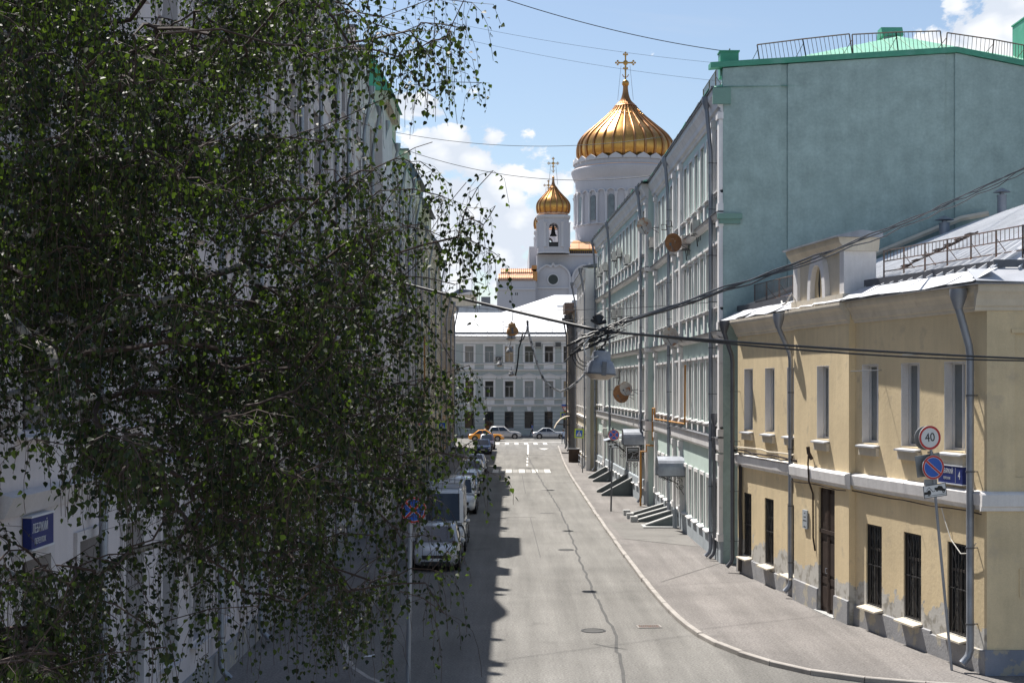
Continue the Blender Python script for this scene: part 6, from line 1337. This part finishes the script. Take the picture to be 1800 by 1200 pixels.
# ------------------------------------------------------------------ people
skin = plain('skin', (.45, .27, .19), .6); hairm = plain('hair', (.05, .035, .025), .7)
def person(label, M0, top, legs, stride=.22, arm=.12, turn=0):
    bones = {'hip': (0, 0, .95, .135), 'waist': (0, 0, 1.10, .125), 'chest': (.01, 0, 1.33, .155), 'neck0': (.01, 0, 1.47, .085), 'neck': (.02, 0, 1.54, .055), 'head': (.04, 0, 1.63, .092), 'crown': (.03, 0, 1.73, .075),
             'shL': (.0, .19, 1.43, .062), 'elL': (-arm * .6, .25, 1.16, .045), 'wrL': (arm * .2, .24, .92, .033), 'haL': (arm * .4, .235, .80, .036),
             'shR': (.0, -.19, 1.43, .062), 'elR': (arm * .3, -.25, 1.16, .045), 'wrR': (arm * 1.2, -.24, .93, .033), 'haR': (arm * 1.5, -.235, .82, .036),
             'hL': (0, .10, .88, .09), 'kL': (stride * .75, .11, .50, .062), 'aL': (stride * 1.0, .11, .09, .042), 'tL': (stride * 1.0 + .17, .12, .035, .034),
             'hR': (0, -.10, .88, .09), 'kR': (-stride * .3, -.11, .49, .062), 'aR': (-stride * 1.2, -.11, .12, .042), 'tR': (-stride * 1.2 + .15, -.12, .035, .034)}
    ed = [('hip', 'waist'), ('waist', 'chest'), ('chest', 'neck0'), ('neck0', 'neck'), ('neck', 'head'), ('head', 'crown'), ('chest', 'shL'), ('shL', 'elL'), ('elL', 'wrL'), ('wrL', 'haL'), ('chest', 'shR'), ('shR', 'elR'), ('elR', 'wrR'), ('wrR', 'haR'), ('hip', 'hL'), ('hL', 'kL'), ('kL', 'aL'), ('aL', 'tL'), ('hip', 'hR'), ('hR', 'kR'), ('kR', 'aR'), ('aR', 'tR')]
    ks = list(bones); me = bpy.data.meshes.new('body'); me.from_pydata([bones[k][:3] for k in ks], [(ks.index(a), ks.index(b)) for a, b in ed], [])
    o = bpy.data.objects.new('tmp', me); col.objects.link(o); sk = o.modifiers.new('s', 'SKIN'); o.modifiers.new('u', 'SUBSURF').levels = 2
    for i, k in enumerate(ks): me.skin_vertices[0].data[i].radius = (bones[k][3], bones[k][3]); me.skin_vertices[0].data[i].use_root = k == 'hip'
    bpy.context.view_layer.update(); m2 = bpy.data.meshes.new_from_object(o.evaluated_get(bpy.context.evaluated_depsgraph_get())); bpy.data.objects.remove(o); m2.name = 'body'
    m2.materials.clear()
    for m in (skin, top, legs, M['black']): m2.materials.append(m)
    for p in m2.polygons:
        x, y, z = p.center; p.use_smooth = True
        arm_ = abs(y) > .2 and z > .75
        p.material_index = 0 if z > 1.5 or (arm_ and z < 1.2) else 1 if (z > .95 or (arm_ and z >= 1.2)) else 2 if z > .085 else 3
    t = thing('person', label, 'person', M0, 'people at the street end'); ob('body', m2, t)
    hm = MB().lathe([(.03, 1.80), (.07, 1.785), (.098, 1.74), (.106, 1.68), (.10, 1.62), (.07, 1.60)], 12, (.012, 0, -.005)); part('hair', hm, hairm, t, None, True)
    for s in (-1, 1): part('ear', MB().lathe([(.004, -.03), (.014, 0), (.004, .03)], 6, (.04, s * .093, 1.65)), skin, t)
    part('nose', MB().lathe([(.004, -.02), (.016, -.015), (.004, .025)], 6, (.135, 0, 1.645)), skin, t)
    return t
p = gr(935, 769); person('man in blue t-shirt and dark trousers walking before the far house', TR((935.5 - CX) / F * 196, 196, .13, 165), plain('tee', (.10, .16, .42), .8), plain('trousers', (.04, .04, .05), .8), .26)
person('walker in pale blue shirt and jeans at the far right corner', TR(6.15, 170.5, .12, 100), plain('shirt', (.42, .52, .68), .8), plain('jeans', (.05, .08, .15), .8), .22)
pr_ = person('walker in white shirt beside the one in pale blue shirt', TR(6.75, 171.2, .12, 95), plain('shirt2', (.60, .64, .70), .8), plain('jeans2', (.07, .10, .16), .8), .18)
tag(part('shoulder_bag', MB().lathe([(.06, 0), (.15, .05), (.16, .3), (.05, .42)], 10, (0, 0, 0)), M['black'], None, TR(5.93, 170.45, .95)), 'black bag carried by the walker in pale blue shirt', 'bag')

# ------------------------------------------------------------------ weeping birch, left foreground
def leaf_material(name, c1, c2, tr):
    m = bpy.data.materials.new(name); m.use_nodes = True; nt = m.node_tree; N = nt.nodes; Lk = nt.links.new; N.clear()
    out = N.new('ShaderNodeOutputMaterial'); pb = N.new('ShaderNodeBsdfPrincipled'); tb = N.new('ShaderNodeBsdfTranslucent'); mx = N.new('ShaderNodeMixShader')
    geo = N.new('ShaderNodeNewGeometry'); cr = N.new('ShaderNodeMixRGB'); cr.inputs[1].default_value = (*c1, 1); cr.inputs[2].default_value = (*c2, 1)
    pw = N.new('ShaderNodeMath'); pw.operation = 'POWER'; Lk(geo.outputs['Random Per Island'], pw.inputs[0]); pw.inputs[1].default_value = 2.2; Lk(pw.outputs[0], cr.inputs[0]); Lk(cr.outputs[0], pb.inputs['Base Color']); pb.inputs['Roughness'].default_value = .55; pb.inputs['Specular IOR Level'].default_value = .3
    tn = N.new('ShaderNodeMixRGB'); tn.blend_type = 'MULTIPLY'; tn.inputs[0].default_value = 1; Lk(cr.outputs[0], tn.inputs[1]); tn.inputs[2].default_value = (2.4, 2.9, .9, 1)
    Lk(tn.outputs[0], tb.inputs['Color']); mx.inputs[0].default_value = tr; Lk(pb.outputs[0], mx.inputs[1]); Lk(tb.outputs[0], mx.inputs[2]); Lk(mx.outputs[0], out.inputs['Surface'])
    return m
M['leaf'] = leaf_material('leaf', (.010, .0155, .007), (.052, .072, .018), .34)  # most blades near black: the crown's shade is put into their colour
M['bark'] = mat('bark', (.30, .28, .25), .9, .2, 3, .4, 20, blot=((.03, .027, .025), 5, .52, .06, 1))
M['twig'] = mat('twig', (.055, .035, .028), .8, .25, 8)
GRID = [[.95,.88,.30,.45,.85,.40,.35,.42,.08],[.95,.95,.90,.95,.96,.20,.15,.35,.02],[.85,.92,.80,.88,.96,.22,.15,.05,0],[.93,.96,.93,.90,.70,.45,.35,.18,.04],[.96,.96,.96,.60,.40,.82,.66,.28,.10],[.93,.96,.96,.90,.72,.90,.74,.36,.03],
        [.50,.93,.94,.93,.92,.90,.84,.44,.06],[.38,.85,.90,.88,.94,.95,.90,.52,.08],[.05,.12,.66,.62,.92,.96,.90,.34,.08],[.05,.05,.30,.42,.86,.94,.72,.16,.03],[.55,.25,.12,.16,.36,.66,.46,.20,0],[.93,.38,.12,.10,.02,.16,.06,.01,0]]
def dens(px, py):
    x = min(max(px / 100 - .5, 0), 7.999); y = min(max(py / 100 - .5, 0), 10.999); i, j = int(x), int(y); fx, fy = x - i, y - j
    g = lambda a, b: -math.log(1 - min(GRID[b][a], .96))
    v = (g(i, j) * (1 - fx) + g(i+1, j) * fx) * (1 - fy) + (g(i, j+1) * (1 - fx) + g(i+1, j+1) * fx) * fy
    if px > 765 and 790 < py < 1015: v *= .45
    if px > 850: v *= max(0, 1 - (px - 850) / 30)
    return v
from mathutils import noise as mnoise
def build_birch():
    rng = random.Random(21); base = Vector((-6.4, 14.2, 0))
    trunk = [base + Vector((x, y, z)) for x, y, z in ((0, 0, -.1), (.05, .05, 1.5), (.15, .1, 3), (.1, .2, 4.6), (.25, .3, 6.2), (.45, .35, 8), (.6, .5, 10), (.7, .6, 12), (.8, .6, 14), (.8, .7, 15.5))]
    nodes = []; parent = []; weight = []
    def addn(p, par): nodes.append(Vector(p)); parent.append(par); weight.append(0.0); return len(nodes) - 1
    prev = -1
    for a, b in zip(trunk, trunk[1:]):
        for k in range(4):
            prev = addn(a.lerp(b, k / 4), prev)
    nt_ = len(nodes)
    att = []; tries = 0
    while len(att) < 2400 and tries < 150000:
        tries += 1; px, py = rng.uniform(-60, 880), rng.uniform(-120, 1180)
        Y = rng.uniform(10, 20.5) if py < 760 or px > 300 else rng.uniform(8.5, 15)
        if px > 640: Y = rng.uniform(11, 17)
        if rng.random() * 2.6 > dens(max(px, 0), py + 45): continue
        p = at(px, py, Y)
        cl = mnoise.noise(p * .75) + .5 * mnoise.noise(p * 1.9)
        if rng.random() > min(1, max(.03, .45 + cl * 2.0)): continue
        if p.x < -7.0 and p.y > 18.5: continue
        att.append((p, (px, py, Y)))
    for px, py, Y in ((770, 345, 13), (820, 365, 13), (850, 395, 13), (862, 440, 13), (790, 440, 13.5), (850, 500, 13.5), (800, 500, 14), (760, 300, 14), (800, 40, 14), (790, 90, 14), (740, 40, 13), (830, 5, 12), (840, 770, 13), (860, 830, 13), (740, 720, 14), (780, 760, 14), (800, 800, 13), (800, 950, 13), (760, 1000, 13), (700, 1010, 13), (520, 1060, 12.5), (640, 1040, 13), (760, 250, 13.5), (745, 160, 13), (700, 100, 13), (690, 840, 12.5), (712, 856, 12.6), (735, 842, 12.8), (700, 885, 12.4), (725, 905, 12.6), (680, 915, 12.3), (752, 872, 13), (770, 905, 13), (705, 945, 12.5), (745, 940, 12.8)):
        att.append((at(px, py, Y), (px, py, Y)))
    ax = base + Vector((.5, .3, 0))
    att.sort(key=lambda a: math.hypot(a[0].x - ax.x, a[0].y - ax.y))
    pts = np.zeros((20000, 3)); 
    for i, p in enumerate(nodes): pts[i] = p
    dist = np.zeros(20000); tips = []; chains = []
    for p, pix in att:
        n = len(nodes); d = pts[:n] - np.array(p); L = np.sqrt((d ** 2).sum(1))
        # prefer joints that lie inwards and a little below or level
        hz = np.hypot(pts[:n, 0] - ax.x, pts[:n, 1] - ax.y); hp = math.hypot(p.x - ax.x, p.y - ax.y)
        cost = L + .28 * dist[:n] + np.where(hz > hp, (hz - hp) * 2, 0) + np.maximum(0, pts[:n, 2] - p.z) * .35
        cost[:6] += 50
        j = int(cost.argmin()); a = nodes[j]; ln = (p - a).length; m = max(2, int(ln / .35)); last = j; ch = [j]
        side = Vector((rng.uniform(-1, 1), rng.uniform(-1, 1), 0)) * ln * .07; lift = ln * rng.uniform(.06, .2)
        for k in range(1, m + 1):
            f = k / m; q = a.lerp(p, f) + Vector((0, 0, lift * 4 * f * (1 - f) * .55)) + side * math.sin(f * math.pi) + Vector((rng.uniform(-.03, .03), rng.uniform(-.03, .03), rng.uniform(-.03, .03))) * (f < 1)
            i = addn(q, last); pts[i] = q; dist[i] = dist[last] + (q - nodes[last]).length; last = i; ch.append(i)
        tips.append((last, pix)); chains.append(ch)
    for i, _ in tips:
        k = i
        while k >= 0: weight[k] += 1; k = parent[k]
    rad = [max(.0035, .0042 * (w ** .46)) for w in weight]
    for i in range(nt_): rad[i] = max(rad[i], .17 * (1 - i / nt_) + .03)
    t = thing('birch_tree', 'weeping birch whose leafy hanging branches fill the left half', 'tree', Matrix.Translation(base))
    mb = MB().tube([nodes[i] for i in range(nt_)], [rad[i] for i in range(nt_)], 12); part('trunk', mb, M['bark'], t, Matrix(), True)
    big, small = MB(), MB()
    for ch in chains:
        P_ = [nodes[i] for i in ch]; r_ = [min(rad[ch[1]], rad[i]) for i in ch]; r_[0] = rad[ch[1]]
        if max(r_) > .026: big.tube(P_, r_, 7)
        else: small.tube(P_, r_, 5)
    tag(part('limbs', big, M['bark'], t, Matrix(), True), None, kind='stuff')
    # hanging twigs with leaves
    tw = small; leaves = []
    for i, (px, py, Y) in tips:
        p = nodes[i]; nt2 = rng.choice((2, 4, 6, 9, 13))
        for _ in range(nt2):
            k = i
            for _s in range(rng.choice((0, 0, 1, 1, 2))):
                if parent[k] >= nt_: k = parent[k]
            s = nodes[k]; a = rng.uniform(0, 6.28); out = rng.uniform(.06, .34); L = rng.uniform(.12, .55) * (1.5 if py > 950 else 1)
            bare = rng.random() < (.30 if py > 800 or px > 620 else .06)
            d = Vector((math.cos(a), math.sin(a), 0)); m = max(4, int(L / .055)); q = [s]; 
            for j in range(1, m + 1):
                f = j / m; o = out * (1 - (1 - f) ** 2.2); q.append(s + d * o + Vector((rng.uniform(-.012, .012), rng.uniform(-.012, .012), .10 * out * math.sin(f * 3.1) - L * f ** 1.35)))
            tw.tube([q[j] for j in range(0, m + 1, 2)] + ([q[-1]] if m % 2 else []), .0022, 3, False)
            if bare and rng.random() < .6: continue
            for j in range(1, m + 1):
                for _l in range(rng.choice((1, 1, 2)) if not bare else rng.choice((0, 0, 1))): leaves.append((q[j], rng.uniform(0, 6.28), rng.uniform(.030, .056)))
    part('twigs', tw, M['twig'], t, Matrix()).__setitem__('kind', 'stuff')
    # leaf shapes: pointed ovate blade folded a little on its midrib, hanging on a stalk
    shape = np.array([(0, 0, 0), (.42, .28, .10), (.36, .62, .08), (0, 1.08, -.05), (-.36, .62, .08), (-.42, .28, .10)])
    n = len(leaves); rg = np.random.default_rng(4)
    pos = np.array([l[0] for l in leaves]); ang = np.array([l[1] for l in leaves]); sz = np.array([l[2] for l in leaves])
    droop = rg.uniform(-1.5, -.25, n); roll = rg.uniform(-1.2, 1.2, n)
    dx = np.stack([np.cos(ang) * np.cos(droop), np.sin(ang) * np.cos(droop), np.sin(droop)], 1)
    sd = np.stack([-np.sin(ang), np.cos(ang), np.zeros(n)], 1); up = np.cross(dx, sd)
    s2_ = sd * np.cos(roll)[:, None] + up * np.sin(roll)[:, None]; u2 = np.cross(dx, s2_)
    pos2 = pos + dx * (sz * .35)[:, None]
    order = np.argsort(pos[:, 1]); near = [i for i in order if abs((pos[i, 0] / pos[i, 1]) * F + 450) < 470 and abs(H - pos[i, 2]) / pos[i, 1] * F < 520][:300]; isn = np.zeros(n, bool); isn[near] = True
    keep = ~isn; kk = int(keep.sum())
    V = pos2[keep][:, None, :] + sz[keep][:, None, None] * (s2_[keep][:, None, :] * shape[None, :, 0:1] + dx[keep][:, None, :] * shape[None, :, 1:2] + u2[keep][:, None, :] * shape[None, :, 2:3])
    fl = np.array([(0, 1, 2), (0, 2, 3), (0, 3, 4), (0, 4, 5)]); Fc = (np.arange(kk)[:, None, None] * 6 + fl[None]).reshape(-1, 3)
    me = bpy.data.meshes.new('crown'); me.vertices.add(kk * 6); me.vertices.foreach_set('co', V.reshape(-1)); nf = len(Fc)
    me.loops.add(nf * 3); me.loops.foreach_set('vertex_index', Fc.reshape(-1).astype(np.int32)); me.polygons.add(nf); me.polygons.foreach_set('loop_start', np.arange(0, nf * 3, 3, dtype=np.int32))
    try: me.polygons.foreach_set('loop_total', np.full(nf, 3, dtype=np.int32))
    except Exception: pass
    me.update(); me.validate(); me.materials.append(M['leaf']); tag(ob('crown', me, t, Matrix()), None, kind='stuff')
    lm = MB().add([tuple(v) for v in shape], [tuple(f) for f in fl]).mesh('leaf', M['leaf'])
    for i in near:
        Mx = Matrix(((s2_[i][0], dx[i][0], u2[i][0], pos2[i][0]), (s2_[i][1], dx[i][1], u2[i][1], pos2[i][1]), (s2_[i][2], dx[i][2], u2[i][2], pos2[i][2]), (0, 0, 0, 1))) @ Matrix.Scale(sz[i] * 1.05, 4)
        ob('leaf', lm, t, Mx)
    print('LEAVES', n, 'nodes', len(nodes))
build_birch()
